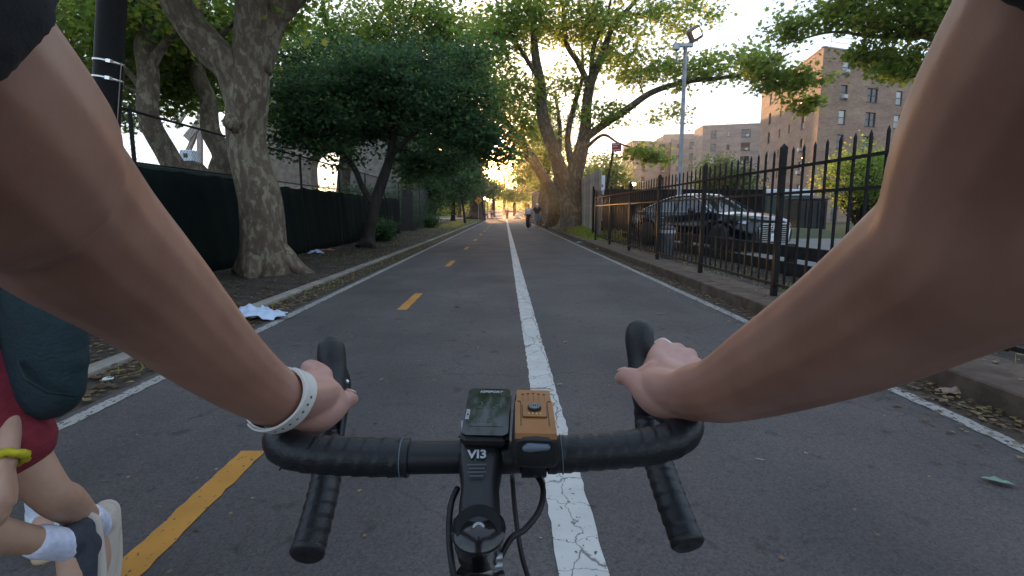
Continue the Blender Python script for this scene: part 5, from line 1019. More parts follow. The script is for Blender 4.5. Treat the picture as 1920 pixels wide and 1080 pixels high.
# teal backpack worn by the passer-by
TEAL = cl('teal_nylon', (.006, .020, .025), .7); k = Vector((-1.20, 1.33, .935))
bp2 = thing('backpack', 'dark teal backpack hanging behind the passer-by', 'backpack', tuple(k))
organic('bag', [([k + Vector((.02, 0, -.16)), k + Vector((.02, 0, 0)), k + Vector((.0, -.02, .17))], [.105, .118, .09], (1.0, .60), (1, 0, 0)), ([k + Vector((.09, .0, -.11)), k + Vector((.09, .0, -.03))], [.045, .042])], .008, TEAL, bp2, 5)
MB().bbox(k + Vector((-.05, -.076, -.03)), (.07, .02, .07), .008).build('patch', M['grey_rubber'], bp2)
MB().tube([k + Vector((-.06, -.05, .20)), k + Vector((.0, -.16, .22)), k + Vector((.02, -.30, .25)), k + Vector((.06, -.33, .10))], .018, n=8, squash=(1.4, .4)).build('shoulder_strap', TEAL, bp2, True)
MB().tube([k + Vector((.03, -.075, -.09)), k + Vector((.05, -.085, -.13)), k + Vector((.09, -.07, -.17)), k + Vector((.13, -.04, -.19))], .005, n=6, squash=(1.6, .4)).build('loose_strap', TEAL, bp2, True)
# second passer-by, nearly out of frame: only the shoe shows
P2 = stand(.30, .05); P2['knR'] = (-.095, .16, .50); P2['anR'] = (-.095, .40, .20); P2['toeR'] = (-.10, .36, .05)
g2 = gnd(-40, 1052); person('person', 'second passer-by at the left frame edge with one mint gum-soled sneaker showing', (g2.x - .12, g2.y + .30, 0), R(35), P2, dict(shirt=NAVY, bottom_mat=BLK, hair_mat=HAIR, shoe=MINT, sole=GUM, sock=SOCK, leg=.6, build=.9), .009)
# ================================================================== THE BICYCLE
bx = -.032
bike = thing('bicycle', 'black road bicycle with drop bars seen from the saddle', 'bicycle', (bx, .1, 0))
def cpts(L): return [cam(*p[:3]) for p in L]
def smooth(L, n=10): return [Vector(p) for p in crom([tuple(p) for p in L], n)]
barL = smooth(cpts([(862, 857, .530), (780, 858, .530), (690, 857, .529), (610, 853, .529), (555, 846, .532), (530, 832, .545), (534, 812, .57), (556, 795, .60), (585, 780, .63)]), 14)
barR = smooth(cpts([(945, 858, .530), (1045, 852, .530), (1130, 846, .529), (1210, 838, .529), (1262, 824, .533), (1284, 804, .548), (1280, 784, .575), (1262, 764, .605), (1240, 746, .635)]), 14)
def saw(t): t = t - math.floor(t); return t
def tape(pitch, a, skew, r): return lambda L, w, rr: rr + a * (saw((L + skew * math.cos(w)) / pitch) - .5) - a * .5 * (saw((L + skew * math.cos(w)) / pitch) > .93)
def resamp(P, step):
    d = [0]
    for i in range(1, len(P)): d.append(d[-1] + (P[i] - P[i - 1]).length)
    s = np.arange(0, d[-1], step); A = np.array([tuple(p) for p in P]); return [Vector(v) for v in np.stack([np.interp(s, d, A[:, k]) for k in range(3)], -1)]
hb = MB().tube([barL[24], barL[14], barL[0], barR[0], barR[14]], .0158, n=24).build('handlebar', M['black_alloy'], bike, True)
tl = MB().tube(resamp(barL[16:], .0016), .0188, n=28, fn=tape(.0165, .0013, .006, .0)).build('bar_tape', M['black_tape'], bike, True); tag(tl, 'left side tape with a loose frayed end at the bar corner'); 
trp = MB().tube(resamp(barR[11:], .0016), .0182, n=28, fn=tape(.0148, .0014, -.006, .0)).build('bar_tape', M['black_tape'], bike, True)
for P, i in ((barL, 18), (barR, 15)):
    MB().tube([P[i], P[i] + (P[i + 1] - P[i]).normalized() * .0009], .0196, n=24).build('tape_edge', M['grey_rubber'], bike, True)
fr = barL[60]
for a, b in (((-14, 2, .0), (-22, 12, 0)), ((-8, 4, 0), (-20, 8, 0))):
    p0 = cam(545, 868, .545); MB().tube([p0, cam(545 + a[0], 868 + a[1], .54), cam(545 + b[0], 868 + b[1] + 2, .538)], [.003, .0022, .0008], n=5).build('tape_end', M['black_tape'], bike)
dl = smooth(cpts([(606, 770, .700), (617, 812, .705), (618, 850, .665), (611, 900, .615), (596, 965, .575), (576, 1036, .540)]), 12)
dr_ = smooth(cpts([(1214, 740, .700), (1214, 790, .705), (1226, 840, .665), (1242, 890, .615), (1263, 950, .575), (1289, 1018, .545)]), 12)
for D_ in (dl, dr_):
    MB().tube(resamp(D_, .0016), .0168, n=26, fn=tape(.0155, .0014, .006, 0)).build('drop_tape', M['black_tape'], bike, True)
    e = D_[-1]; t = (D_[-1] - D_[-4]).normalized(); Fm = frame(e, t.orthogonal(), t.cross(t.orthogonal())); q = MB().lathe([(.0172, -.004), (.0176, .001), (.015, .0035), (.006, .0028), (.001, .001)], n=24); q.v = [tuple(Fm @ Vector(v)) for v in q.v]; q.build('bar_plug', M['rubber'], bike, True)
# brake hoods: body on the ramp, bulbous horn
def hood(pts, lev, lab, screw):
    P = [(cam(*p[:3]), p[3]) for p in pts]
    o = organic('brake_hood', [([p for p, r in P], [r for p, r in P], (.98, 1.08), (1, 0, 0))], .0022, M['rubber'], bike, 8)
    L = smooth(cpts(lev), 8); lv = MB().tube(L, [.009 - .0045 * k / (len(L) - 1) for k in range(len(L))], n=10, squash=(.55, 1.3), ref=(1, 0, 0)).build('brake_lever', M['black_alloy'], None, True); lv.parent = o
    s = cam(*screw); sc2 = MB().lathe([(.0035, 0), (.0035, .002), (.001, .0025)], s, 10, Matrix.Rotation(R(70), 3, 'X')).build('screw', M['silver'], None, True); sc2.parent = o
hood([(570, 792, .600, .0185), (598, 772, .640, .0195), (616, 740, .680, .0195), (624, 700, .700, .0180), (622, 668, .708, .0190), (621, 655, .710, .0185)], [(640, 690, .715), (650, 715, .725), (650, 745, .72), (644, 785, .71), (640, 822, .69), (640, 850, .67)], 'l', (650, 716, .70))
hood([(1262, 772, .605, .0185), (1236, 752, .640, .0195), (1215, 722, .680, .0195), (1204, 684, .700, .0180), (1199, 640, .708, .0190), (1199, 624, .710, .0185)], [(1186, 665, .715), (1184, 700, .725), (1190, 740, .72), (1200, 790, .71), (1206, 830, .69), (1208, 856, .67)], 'r', (1200, 700, .70))
# stem: clamp, tapered body, cap
c1 = cam(902, 853, .530); c2 = cam(898, 1014, .453); ax = (c1 - c2).normalized(); lt = Vector((1, .02, 0)); lt = (lt - ax * lt.dot(ax)).normalized(); nr = lt.cross(ax)
Sx = lambda u, s, h: c2 + ax * u + lt * s + nr * h
LS = (c1 - c2).length
V = []; st_ = [(-.012, .017, .018), (.008, .0185, .018), (.03, .0185, .017), (LS * .5, .0175, .0165), (LS - .035, .0185, .0165), (LS - .016, .0215, .0175), (LS + .004, .0220, .0185), (LS + .016, .0215, .016), (LS + .022, .0205, .010)]
for u, w, h_ in st_:
    for a in range(20):
        t = 2 * math.pi * a / 20; e = .5; V.append(Sx(u, w * math.copysign(abs(math.cos(t)) ** e, math.cos(t)), h_ * math.copysign(abs(math.sin(t)) ** e, math.sin(t))))
n = 20; m_ = len(st_)
sm = MB().add(V, [(i * n + q, i * n + (q + 1) % n, (i + 1) * n + (q + 1) % n, (i + 1) * n + q) for i in range(m_ - 1) for q in range(n)] + [tuple(range(n - 1, -1, -1)), tuple(range((m_ - 1) * n, m_ * n))]).build('stem', M['black_alloy'], bike); autosmooth(sm, 50)
Fs_ = frame(Sx(LS - .012, -.001, .0190), lt, ax)
text('stem_print', 'VI3', .0135, Fs_ @ Matrix.Translation((-.002, -.004, .0005)), M['print'], None, bold=.0004).parent = sm
for k, (s_, w) in enumerate((('CARBON FIBRE', .0030), ('ROAD SERIES', .0030), ('EXTRA LIGHT', .0030))):
    pass
for k, w in enumerate((.018, .015, .017, .013)):
    q = MB().box((-.002 - .0, -.0155 - k * .0042, .0002), (w, .0016, .0003)).build('small_print', M['print_dim'], None); q.data.transform(Fs_); q.parent = sm
fp2 = MB()
for s_ in (-1, 1):
    q = MB().tube([Sx(LS + .010, s_ * .0165, .012), Sx(LS + .026, s_ * .0165, .020)], .0042, n=12).build('bolt', M['steel'], None, True); q.parent = sm
q = MB().tube([Sx(LS + .007, -.0222, .0188), Sx(LS + .007, .0222, .0188)], .0011, n=5).build('clamp_gap', M['rubber'], None); q.parent = sm
# top cap: dished disc with bolt
tp = Matrix(((lt.x, ax.x, nr.x, 0), (lt.y, ax.y, nr.y, 0), (lt.z, ax.z, nr.z, 0), (0, 0, 0, 1))); st3 = tp.to_3x3() @ Matrix.Rotation(R(6), 3, 'X')
c3 = Sx(0, 0, .0165)
q = MB().lathe([(.0175, -.004), (.0205, -.001), (.0208, .002), (.0190, .0042), (.0165, .0035), (.0090, -.0010), (.0058, -.0020), (.001, -.0021)], c3, 40, st3).build('top_cap', mat('matt_cap', (.008, .009, .011), rough=.7, spec=.3), bike, True); autosmooth(q, 60)
z = MB().lathe([(.0056, -.002), (.0056, .0016), (.0048, .0022), (.0030, .0020), (.0026, .0002), (.0005, .0)], c3, 18, st3).build('cap_bolt', M['steel'], None, True); z.parent = q
# steerer clamp bolts at the back, headset, head tube, frame
hd = Vector((0, .283, -.959)); h0 = c2 + Vector((0, .0, -.012))
for k in range(2):
    p = Sx(-.0125, .008, -.004 - k * .012); q = MB().tube([p + lt * .012, p - lt * .004], .0035, n=10).build('steerer_bolt', M['steel'], None, True); q.parent = sm
MB().lathe([(.0185, 0), (.0185, .012), (.0205, .0125), (.0205, .022), (.022, .023), (.023, .030)], h0, 28, frame((0, 0, 0), (1, 0, 0), Vector((1, 0, 0)).cross(-hd)).to_3x3() @ Matrix.Rotation(math.pi, 3, 'X')).build('headset_spacer', M['carbon'], bike, True)
hA, hB = h0 + hd * .032, h0 + hd * .20
MB().tube([hA, hA + hd * .02, hA + hd * .08, hB], [.0225, .0225, .0245, .028], n=24).build('head_tube', M['carbon'], bike, True)
BB = Vector((bx, -.42, .27)); ST_ = Vector((bx, -.56, .80)); RH = Vector((bx, -.84, .335)); FH = Vector((bx, .64, .335))
MB().tube([hA + hd * .035, hA.lerp(ST_, .5) + hd * .02, ST_ - Vector((0, -.01, .03))], [.019, .017, .014], n=16).build('top_tube', M['carbon'], bike, True)
MB().tube([hB - hd * .04, BB], [.026, .024], n=16).build('down_tube', M['carbon'], bike, True)
MB().tube([BB, ST_, ST_ + (ST_ - BB) * .16], [.017, .0155, .0135], n=14).build('seat_tube', M['carbon'], bike, True)
for s_ in (-1, 1):
    e = Vector((s_ * .06, 0, 0)); MB().tube([ST_ + Vector((s_ * .012, 0, -.03)), RH + e], .008, n=8).build('seat_stay', M['carbon'], bike, True); MB().tube([BB + Vector((s_ * .03, 0, 0)), RH + e], .010, n=8).build('chain_stay', M['carbon'], bike, True)
    MB().tube([hB + hd * .01, hB + hd * .035 + Vector((s_ * .03, .005, 0)), hB + hd * .09 + Vector((s_ * .042, .008, 0)), FH + Vector((s_ * .052, 0, 0))], [.022, .019, .015, .008], n=12).build('fork_blade', M['carbon'], bike, True)
    q = MB().tube([BB + Vector((s_ * .06, 0, 0)), BB + Vector((s_ * .075, s_ * .12, -s_ * .11))], .010, n=8).build('crank', M['black_alloy'], bike, True); z = MB().bbox(BB + Vector((s_ * .115, s_ * .12, -s_ * .11)), (.07, .08, .02), .005).build('pedal', M['black_alloy'], None); z.parent = q
MB().lathe([(.03, -.003), (.085, -.003), (.09, 0), (.085, .003), (.03, .003)], BB + Vector((.045, 0, 0)), 36, Matrix.Rotation(R(90), 3, 'Y')).build('chainring', M['black_alloy'], bike)
organic('saddle', [([Vector((bx, -.40, .985)), Vector((bx, -.52, .985)), Vector((bx, -.64, .99))], [.022, .038, .068], (1.0, .35), (1, 0, 0))], .006, M['rubber'], bike, 3)
for Hc in (RH, FH):
    w = MB().torus((Hc), .325, .0135, Matrix.Rotation(R(90), 3, 'Y'), 72, 10).build('wheel', M['rubber'], bike, True)
    z = MB().torus(Hc, .302, .011, Matrix.Rotation(R(90), 3, 'Y'), 60, 8).build('rim', M['black_alloy'], None, True); z.parent = w
    z = MB().lathe([(.008, -.055), (.02, -.04), (.012, -.02), (.012, .02), (.02, .04), (.008, .055)], Hc, 14, Matrix.Rotation(R(90), 3, 'Y')).build('hub', M['black_alloy'], None, True); z.parent = w
    sp = MB()
    for k in range(24): a = 2 * math.pi * k / 24; b = a + (.35 if k % 2 else -.35); e = Vector((.035 * (1 if k % 4 < 2 else -1), 0, 0)); sp.tube([Hc + e + Vector((0, math.cos(b), math.sin(b))) * .02, Hc + Vector((0, math.cos(a), math.sin(a))) * .300], .001, n=3, cap=False)
    z = sp.build('spokes', M['steel'], None); z.parent = w
for L in ([(858, 915, .512), (846, 945, .497), (842, 990, .48), (845, 1040, .465), (856, 1100, .46), (880, 1160, .47)], [(968, 880, .537), (1000, 886, .538), (1018, 915, .522), (1012, 955, .50), (985, 992, .485), (958, 1010, .478), (930, 1060, .47)]):
    MB().tube(smooth(cpts(L), 8), .0029, n=10).build('brake_cable', M['rubber'], bike, True)
MB().tube(smooth(cpts([(960, 890, .56), (966, 960, .54), (978, 1040, .53), (996, 1100, .53)]), 6), .0025, n=8).build('shift_cable', M['rubber'], bike, True)
# ------------------------------------------------------------------ bike computer
cc = cam(914, 771, .548); yv = Vector((0.03, math.cos(R(14)), math.sin(R(14)))); Fc_ = frame(cc, (1, -.045, -.01), yv)
bc = thing('bike_computer', 'small black bike computer with a glossy dark screen clipped in front of the stem', 'bike computer', tuple(cc))
def place(o, Mx, root): o.data.transform(Mx); wparent(o, root); return o
o = place(organic('case', [([Vector((0, -.030, -.008)), Vector((0, .030, -.008))], [.0226, .0222], (1.0, .34), (1, 0, 0))], .0015, M['rubber'], None, 2), Fc_, bc) if False else place(MB().bbox((0, 0, -.0075), (.0475, .083, .014), .0045).build('case', M['rubber'], None), Fc_, bc)
def rounded(w, h, r, z0, z1, n=6):
    P = [(sx * (w / 2 - r) + r * math.cos(a), sy * (h / 2 - r) + r * math.sin(a)) for sx, sy, a0 in ((1, 1, 0), (-1, 1, 90), (-1, -1, 180), (1, -1, 270)) for a in [R(a0 + 90 * k / n) for k in range(n + 1)]]
    m_ = len(P); return MB().add([(x, y, z0) for x, y in P] + [(x, y, z1) for x, y in P], [tuple(range(m_ - 1, -1, -1)), tuple(range(m_, 2 * m_))] + [(i, (i + 1) % m_, m_ + (i + 1) % m_, m_ + i) for i in range(m_)])
place(rounded(.0455, .081, .007, -.001, .0012).build('front_glass', M['gloss_black'], None), Fc_, bc)
place(MB().box((.001, -.002, .00135), (.033, .050, .0003)).build('screen', M['lcd'], None), Fc_, bc)
text('brand_print', 'iGPSPORT', .0054, Fc_ @ Matrix.Translation((.0015, .0335, .0014)), M['print'], bc, shear=.25, bold=.00012)
text('model_print', 'BSC200', .0052, Fc_ @ Matrix.Translation((-.0192, -.008, .0014)) @ Matrix.Rotation(R(90), 4, 'Z'), M['print'], bc, shear=.2, bold=.00012)
for t_, x in (('-', -.019), ('o', .0195)): text('button_print', t_, .004, Fc_ @ Matrix.Translation((x, .0245, .0014)), M['print_dim'], bc)
LC = mat('lcd_digits', (.035, .05, .048), rough=.4); text('screen_digits', '0:18', .010, Fc_ @ Matrix.Translation((-.004, -.018, .0016)), LC, bc); text('screen_digits', '21.4', .016, Fc_ @ Matrix.Translation((.002, .008, .0016)), LC, bc)
place(MB().bbox((0, -.036, -.020), (.026, .03, .012), .003).build('mount', M['black_alloy'], None), Fc_, bc)
# ------------------------------------------------------------------ front light
lc = cam(1002, 771, .512); Fl = frame(lc, (1, -.02, -.02), Vector((.01, math.cos(R(6)), math.sin(R(6)))))
fl_ = thing('bike_light', 'black front light with an orange metal top and round power button', 'bike light', tuple(lc))
def loft(secs, r=.35):
    V = []; n = 24
    for y, w0, w1, z0, z1 in secs:
        for k in range(n):
            t = 2 * math.pi * k / n; cx, sz = math.cos(t), math.sin(t); x = math.copysign(abs(cx) ** r, cx); z = math.copysign(abs(sz) ** r, sz); u = (z + 1) / 2; V.append((x * (w0 + (w1 - w0) * u) / 2, y, z0 + (z1 - z0) * u))
    m_ = len(secs); return MB().add(V, [(i * n + q, i * n + (q + 1) % n, (i + 1) * n + (q + 1) % n, (i + 1) * n + q) for i in range(m_ - 1) for q in range(n)] + [tuple(range(n - 1, -1, -1)), tuple(range((m_ - 1) * n, m_ * n))])
o = place(loft([(-.047, .038, .034, -.030, -.004), (-.043, .043, .0375, -.033, -.0012), (0, .044, .0375, -.031, -.0012), (.045, .041, .036, -.026, -.0012), (.05, .036, .033, -.022, -.004)]).build('housing', M['rubber'], None), Fl, fl_); autosmooth(o, 50)
tp_ = place(MB().add([(-.0185, -.042, 0), (.0185, -.042, 0), (.0185, .020, 0), (.0172, .023, 0), (.0172, .047, 0), (-.0172, .047, 0), (-.0172, .023, 0), (-.0185, .020, 0)] + [(-.0185, -.042, -.003), (.0185, -.042, -.003), (.0185, .020, -.003), (.0172, .023, -.003), (.0172, .047, -.003), (-.0172, .047, -.003), (-.0172, .023, -.003), (-.0185, .020, -.003)], [tuple(range(8)), tuple(range(15, 7, -1))] + [(i, 8 + i, 8 + (i + 1) % 8, (i + 1) % 8) for i in range(8)]).build('top_plate', M['orange'], None), Fl, fl_)
def onplate(o): o.data.transform(Fl); o.parent = tp_; return o
onplate(MB().add([(-.0185, -.0455, -.0035), (.0185, -.0455, -.0035), (.0185, -.042, 0), (-.0185, -.042, 0)], [(0, 1, 2, 3)]).build('edge_lip', M['orange'], None))
GRV = mat('groove', (.10, .045, .015), rough=.6)
onplate(rounded(.0235, .027, .002, .0002, .0005).build('groove', GRV, None)); onplate(rounded(.0222, .0257, .0016, .0005, .0014).build('button_panel', M['orange'], None))
for s_ in (-1, 1): onplate(MB().tube([(s_ * .0165, .0205, .0003), (s_ * .0138, .0205, .0003), (s_ * .0130, .019, .0003), (s_ * .0130, -.028, .0003)], .00045, n=5).build('groove', GRV, None))
for k in range(5): onplate(MB().bbox((-.0108 + k * .0054, .039 - abs(k - 2) * .0012, .0002), (.0030, .0016, .0006), .0003).build('vent_slot', M['rubber'], None)); onplate(MB().box((-.0108 + k * .0054, .030, .0001), (.0004, .016, .0004)).build('groove', GRV, None))
onplate(MB().lathe([(.0066, .0012), (.0066, .0032), (.0060, .0040), (.0052, .0036), (.0005, .0036)], (0, .0035, 0), 28).build('power_button', M['rubber'], None, True))
pw = MB()
for rr_, a0, a1 in ((.0046, 0, 360), (.0024, 120, 420)):
    pw.tube([(rr_ * math.cos(R(a)), .0035 + rr_ * math.sin(R(a)), .0041) for a in np.linspace(a0, a1, 22)], .00035, n=4)
pw.tube([(0, .0045, .0041), (0, .0065, .0041)], .00035, n=4); onplate(pw.build('power_symbol', M['print'], None))
for k in range(4): onplate(MB().lathe([(.0008, .0014), (.0008, .0019), (.0003, .0020)], (-.0054 + k * .0036, -.0075, 0), 8).build('charge_light', mat('charge_light_%d' % k, (.75, .62, .45), rough=.3), None))
pc = MB()
o = place(organic('port_cover', [([Vector((-.006, -.0475, -.0105)), Vector((.010, -.0475, -.0100))], [.0042, .0030]), ([Vector((-.009, -.0475, -.0115)), Vector((-.004, -.0475, -.0115))], [.0032, .0036])], .0009, M['grey_rubber'], None, 3), Fl, fl_)
place(MB().bbox((0, -.012, -.038), (.030, .030, .014), .003).build('bracket', M['rubber'], None), Fl, fl_)
MB().lathe([(.0162, -.012), (.0215, -.012), (.0215, .012), (.0162, .012)], cam(1000, 853, .530), 24, Matrix.Rotation(R(90), 3, 'Y')).build('clamp', M['black_alloy'], fl_, True)
MB().tube([cam(1022, 868, .522), cam(1024, 878, .520)], .004, n=10).build('clamp_screw', M['steel'], fl_, True)
# ================================================================== THE RIDER (camera on the chest)
def C(L): return ([cam(*p[:3]) for p in L], [p[3] for p in L])
shL, shR = Vector((-.205, .02, 1.395)), Vector((.200, .06, 1.43))
LA = [(-114, 222, .212, .056), (-28, 300, .250, .0530), (62, 354, .287, .0490), (150, 440, .325, .0475), (270, 540, .385, .0435), (400, 660, .455, .0365), (480, 722, .495, .0305), (530, 750, .525, .0272)]
RA = [(1965, 215, .236, .0535), (1862, 432, .272, .0525), (1738, 525, .312, .050), (1585, 618, .370, .0455), (1430, 695, .450, .0385), (1355, 728, .49, .0315), (1302, 735, .525, .0280)]
AL = ([shL, shL.lerp(cam(-114, 222, .212), .5) + Vector((-.006, 0, 0))] + C(LA)[0], [.062, .0590] + C(LA)[1])
AR = ([shR, shR.lerp(cam(1965, 215, .236), .5) + Vector((.004, 0, .0))] + C(RA)[0], [.062, .0575] + C(RA)[1])
torso = [([Vector((0, -.62, .92)), Vector((0, -.58, 1.0)), Vector((0, -.40, 1.16)), Vector((0, -.22, 1.29)), Vector((0, -.10, 1.40))], [.13, .16, .135, .150, .10], (1.05, .62), (1, 0, 0))]
hc = Vector((0, .0, 1.63)); fwd = Vector((0, .97, -.2)); uu = Vector((0, .2, .97)); rx_ = Vector((1, 0, 0))
head = [([Vector((0, -.09, 1.40)), Vector((0, -.04, 1.51)), hc], [.062, .054, .06]), ([hc - uu * .085 + fwd * .03, hc - uu * .04 + fwd * .012, hc + uu * .03, hc + uu * .085], [.045, .066, .082, .058], (.95, 1.12), (1, 0, 0)), ([hc + fwd * .085 + uu * .02, hc + fwd * .108 - uu * .018], [.009, .014]), ([hc + fwd * .083 - uu * .052, hc + fwd * .088 - uu * .056], [.018, .016], (1.3, .5), (1, 0, 0))]
for s_ in (-1, 1): head += [([hc + rx_ * s_ * .078 + uu * .012, hc + rx_ * s_ * .084 - uu * .03], [.014, .012]), ([hc + fwd * .076 + rx_ * s_ * .033 + uu * .04, hc + fwd * .08 + rx_ * s_ * .02 + uu * .04], [.010, .010])]
legs = []; LJ = {}
for s_ in (-1, 1):
    an = BB + Vector((s_ * .115, s_ * .12 - .05, -s_ * .11 + .10)); kn = Vector((bx + s_ * .11, -.16 + s_ * .03, .64 - s_ * .06)); hp = Vector((s_ * .10 + bx, -.56, .93)); LJ[s_] = (hp, kn, an)
    legs += [([Vector((0, -.58, .96)), hp, hp.lerp(kn, .4), kn, kn.lerp(an, .3), kn.lerp(an, .75), an], [.10, .098, .085, .058, .058, .04, .034]), ([an - Vector((0, .05, .03)), an + Vector((0, .06, -.05)), an + Vector((0, .14, -.07))], [.034, .034, .024])]
HL = [C([(515, 752, .515, .027), (545, 756, .540, .0275), (578, 752, .570, .027), (602, 742, .600, .021)]) + ((1.12, .82), (1, 0, .5)),
      C([(545, 745, .545, .020), (580, 722, .59, .0165), (603, 706, .612, .0130), (579, 690, .645, .0100), (588, 722, .675, .009), (604, 752, .668, .008)]),
      C([(545, 750, .545, .020), (572, 738, .585, .0155), (590, 724, .605, .0125), (568, 714, .640, .0102), (580, 748, .668, .009), (602, 772, .660, .008)]),
      C([(540, 755, .54, .020), (566, 752, .575, .015), (577, 742, .592, .0120), (560, 740, .630, .0100), (574, 772, .655, .009), (598, 786, .650, .008)]),
      C([(535, 765, .54, .018), (560, 770, .565, .014), (566, 762, .580, .0110), (556, 768, .615, .0088), (570, 792, .635, .008), (592, 800, .630, .007)]),
      C([(545, 772, .545, .018), (588, 780, .570, .0200), (620, 768, .595, .0165), (640, 754, .612, .0122), (652, 748, .622, .0108), (658, 749, .626, .0090)]),
      C([(600, 730, .598, .018), (618, 742, .602, .0165), (628, 755, .602, .014)])]
HR = [C([(1318, 738, .515, .028), (1288, 742, .540, .0285), (1256, 734, .570, .028), (1232, 716, .600, .021)]) + ((1.12, .84), (1, 0, -.5)),
      C([(1285, 725, .55, .020), (1252, 698, .595, .0165), (1234, 674, .620, .0132), (1243, 648, .652, .0102), (1226, 668, .685, .009), (1208, 700, .680, .008)]),
      C([(1290, 728, .55, .020), (1268, 702, .59, .0160), (1258, 680, .612, .0128), (1270, 658, .645, .0104), (1250, 686, .675, .009), (1226, 716, .670, .008)]),
      C([(1295, 732, .55, .020), (1282, 708, .585, .0152), (1280, 690, .600, .0120), (1292, 668, .630, .0102), (1276, 704, .655, .009), (1246, 734, .650, .008)]),
      C([(1300, 738, .545, .018), (1294, 716, .570, .0140), (1294, 702, .585, .0115), (1304, 684, .610, .0090), (1292, 724, .635, .008), (1264, 752, .630, .007)]),
      C([(1280, 755, .545, .019), (1235, 744, .572, .0215), (1204, 722, .600, .0165), (1184, 709, .618, .0124), (1172, 707, .628, .0108), (1166, 709, .632, .0090)]),
      C([(1232, 704, .600, .018), (1214, 712, .604, .0165), (1204, 722, .604, .014)])]
rider = thing('person', 'cyclist in a black short sleeved top gripping the brake hoods with both hands', 'person', (0, -.4, 0))
bo = organic('body', torso + head + legs + [AL, AR] + HL + HR, .0026, M['skin'], rider, 4)
co_ = np.empty(len(bo.data.vertices) * 3, np.float32); bo.data.vertices.foreach_get('co', co_); co_ = co_.reshape(-1, 3)
dd = np.minimum(np.linalg.norm(co_ - np.array(cam(600, 735, .61)), axis=1), np.linalg.norm(co_ - np.array(cam(1235, 700, .61)), axis=1)); at_ = bo.data.attributes.new('hand', 'FLOAT', 'POINT'); at_.data.foreach_set('value', np.clip((.13 - dd) / .09, 0, 1).astype(np.float32) * .8)
g = .009
def sub(A, a, b): # part of an arm chain by parameter
    P = crom([tuple(p) + (r,) for p, r in zip(*A)], 30); P = P[int(len(P) * a):max(int(len(P) * b), int(len(P) * a) + 2)]; return [Vector(p[:3]) for p in P], [p[3] for p in P]
def sleeve(A, t):
    P, r = sub(A, 0, t); return (P, [x + g + .004 * i / len(r) for i, x in enumerate(r)], (1, 1), (0, 0, 1), 0)
T2 = [(torso[0][0], [r + g for r in torso[0][1]], (1.05, .64), (1, 0, 0)), ([Vector((-.10, -.08, 1.37)), shL], [.09, .072]), ([Vector((.10, -.08, 1.37)), shR], [.09, .072]), sleeve(AL, .19), sleeve(AR, .194)]
organic('shirt', T2, .0036, M['tee'], rider, 9)
organic('shorts', [([Vector((0, -.64, .92)), Vector((0, -.57, 1.01))], [.15, .165], (1.05, .7), (1, 0, 0))] + [([Vector((0, -.58, .95)), LJ[s_][0], LJ[s_][0].lerp(LJ[s_][1], .75)], [.11, .11, .09]) for s_ in (-1, 1)], .008, M['tee'], rider, 3)
organic('hair', [([hc + uu * .03 - fwd * .03, hc + uu * .08 - fwd * .01], [.088, .08]), ([hc - fwd * .05, hc - uu * .05 - fwd * .055], [.07, .055])], .008, HAIR, rider, 3)
for s_ in (-1, 1): an = LJ[s_][2]; organic('shoe', [([an - Vector((0, .06, .05)), an + Vector((0, .05, -.06)), an + Vector((0, .15, -.08))], [.044, .045, .034])], .007, M['white_plastic'], rider, 3)
NAIL = mat('nail', (.58, .34, .28), rough=.25)
for a_, b_, up_ in ((cam(652, 747, .622), cam(658, 749, .626), (0, 0, 1)), (cam(1172, 706, .628), cam(1166, 708, .632), (0, 0, 1))):
    d_ = (b_ - a_).normalized(); z_ = (Vector(up_) - d_ * d_.z).normalized(); mb = MB(); mb.lathe([(.0054, -.002), (.0056, .0004), (.0040, .0014), (.0005, .0018)], (0, 0, 0), 14); Mn = frame(a_.lerp(b_, .2) + z_ * .0094, d_, z_.cross(d_)); mb.v = [tuple(Mn @ Vector((v[0] * 1.25, v[1], v[2]))) for v in mb.v]; mb.build('thumb_nail', NAIL, rider, True)
# white wrist strap
wa = cam(527, 750, .523); wd = (cam(566, 752, .557) - cam(478, 722, .495)).normalized(); wx = Vector((1, 0, .35)); wx = (wx - wd * wx.dot(wd)).normalized(); wy = wd.cross(wx)
def band(rx0, ry0, w, t, tilt, off, a0=0, a1=360):
    V = []; n = 48; d = (wd + wy * tilt).normalized()
    for k in range(n + (a1 - a0 < 360)):
        a = R(a0 + (a1 - a0) * k / n); o_ = wx * math.cos(a) * rx0 + wy * math.sin(a) * ry0; nn = (wx * math.cos(a) / rx0 + wy * math.sin(a) / ry0).normalized(); sh_ = d * off - wd * 0 + wd * (-(o_.dot(wy)) * tilt)
        for u, v in ((-w, 0), (-w * .9, t), (w * .9, t), (w, 0)): V.append(wa + o_ + sh_ + wd * u + nn * v)
    m_ = len(V) // 4; cl_ = a1 - a0 >= 360; return MB().add(V, [(i * 4 + q, i * 4 + (q + 1) % 4, ((i + 1) % m_) * 4 + (q + 1) % 4, ((i + 1) % m_) * 4 + q) for i in range(m_ if cl_ else m_ - 1) for q in range(4)])
ws = band(.0318, .0285, .0085, .0022, .0, -.002).build('wrist_strap', M['strap'], rider, True); autosmooth(ws, 50)
w2 = band(.0338, .0305, .0080, .0018, .22, .000, -60, 150).build('strap_tail', M['strap'], None, True); w2.parent = ws; autosmooth(w2, 50)
for k in range(7):
    a = R(18 + k * 13); o_ = wx * math.cos(a) * .0356 + wy * math.sin(a) * .0323; nn = (wx * math.cos(a) / .0338 + wy * math.sin(a) / .0305).normalized(); c_ = wa + o_ + wd * (-(o_.dot(wy)) * .22)
    q = MB().lathe([(.0014, 0), (.0014, .0004), (.0004, .0004)], c_, 10, frame((0, 0, 0), nn.orthogonal(), nn.cross(nn.orthogonal())).to_3x3()).build('strap_hole', M['silver'] if k == 3 else M['hole'], None, True); q.parent = ws
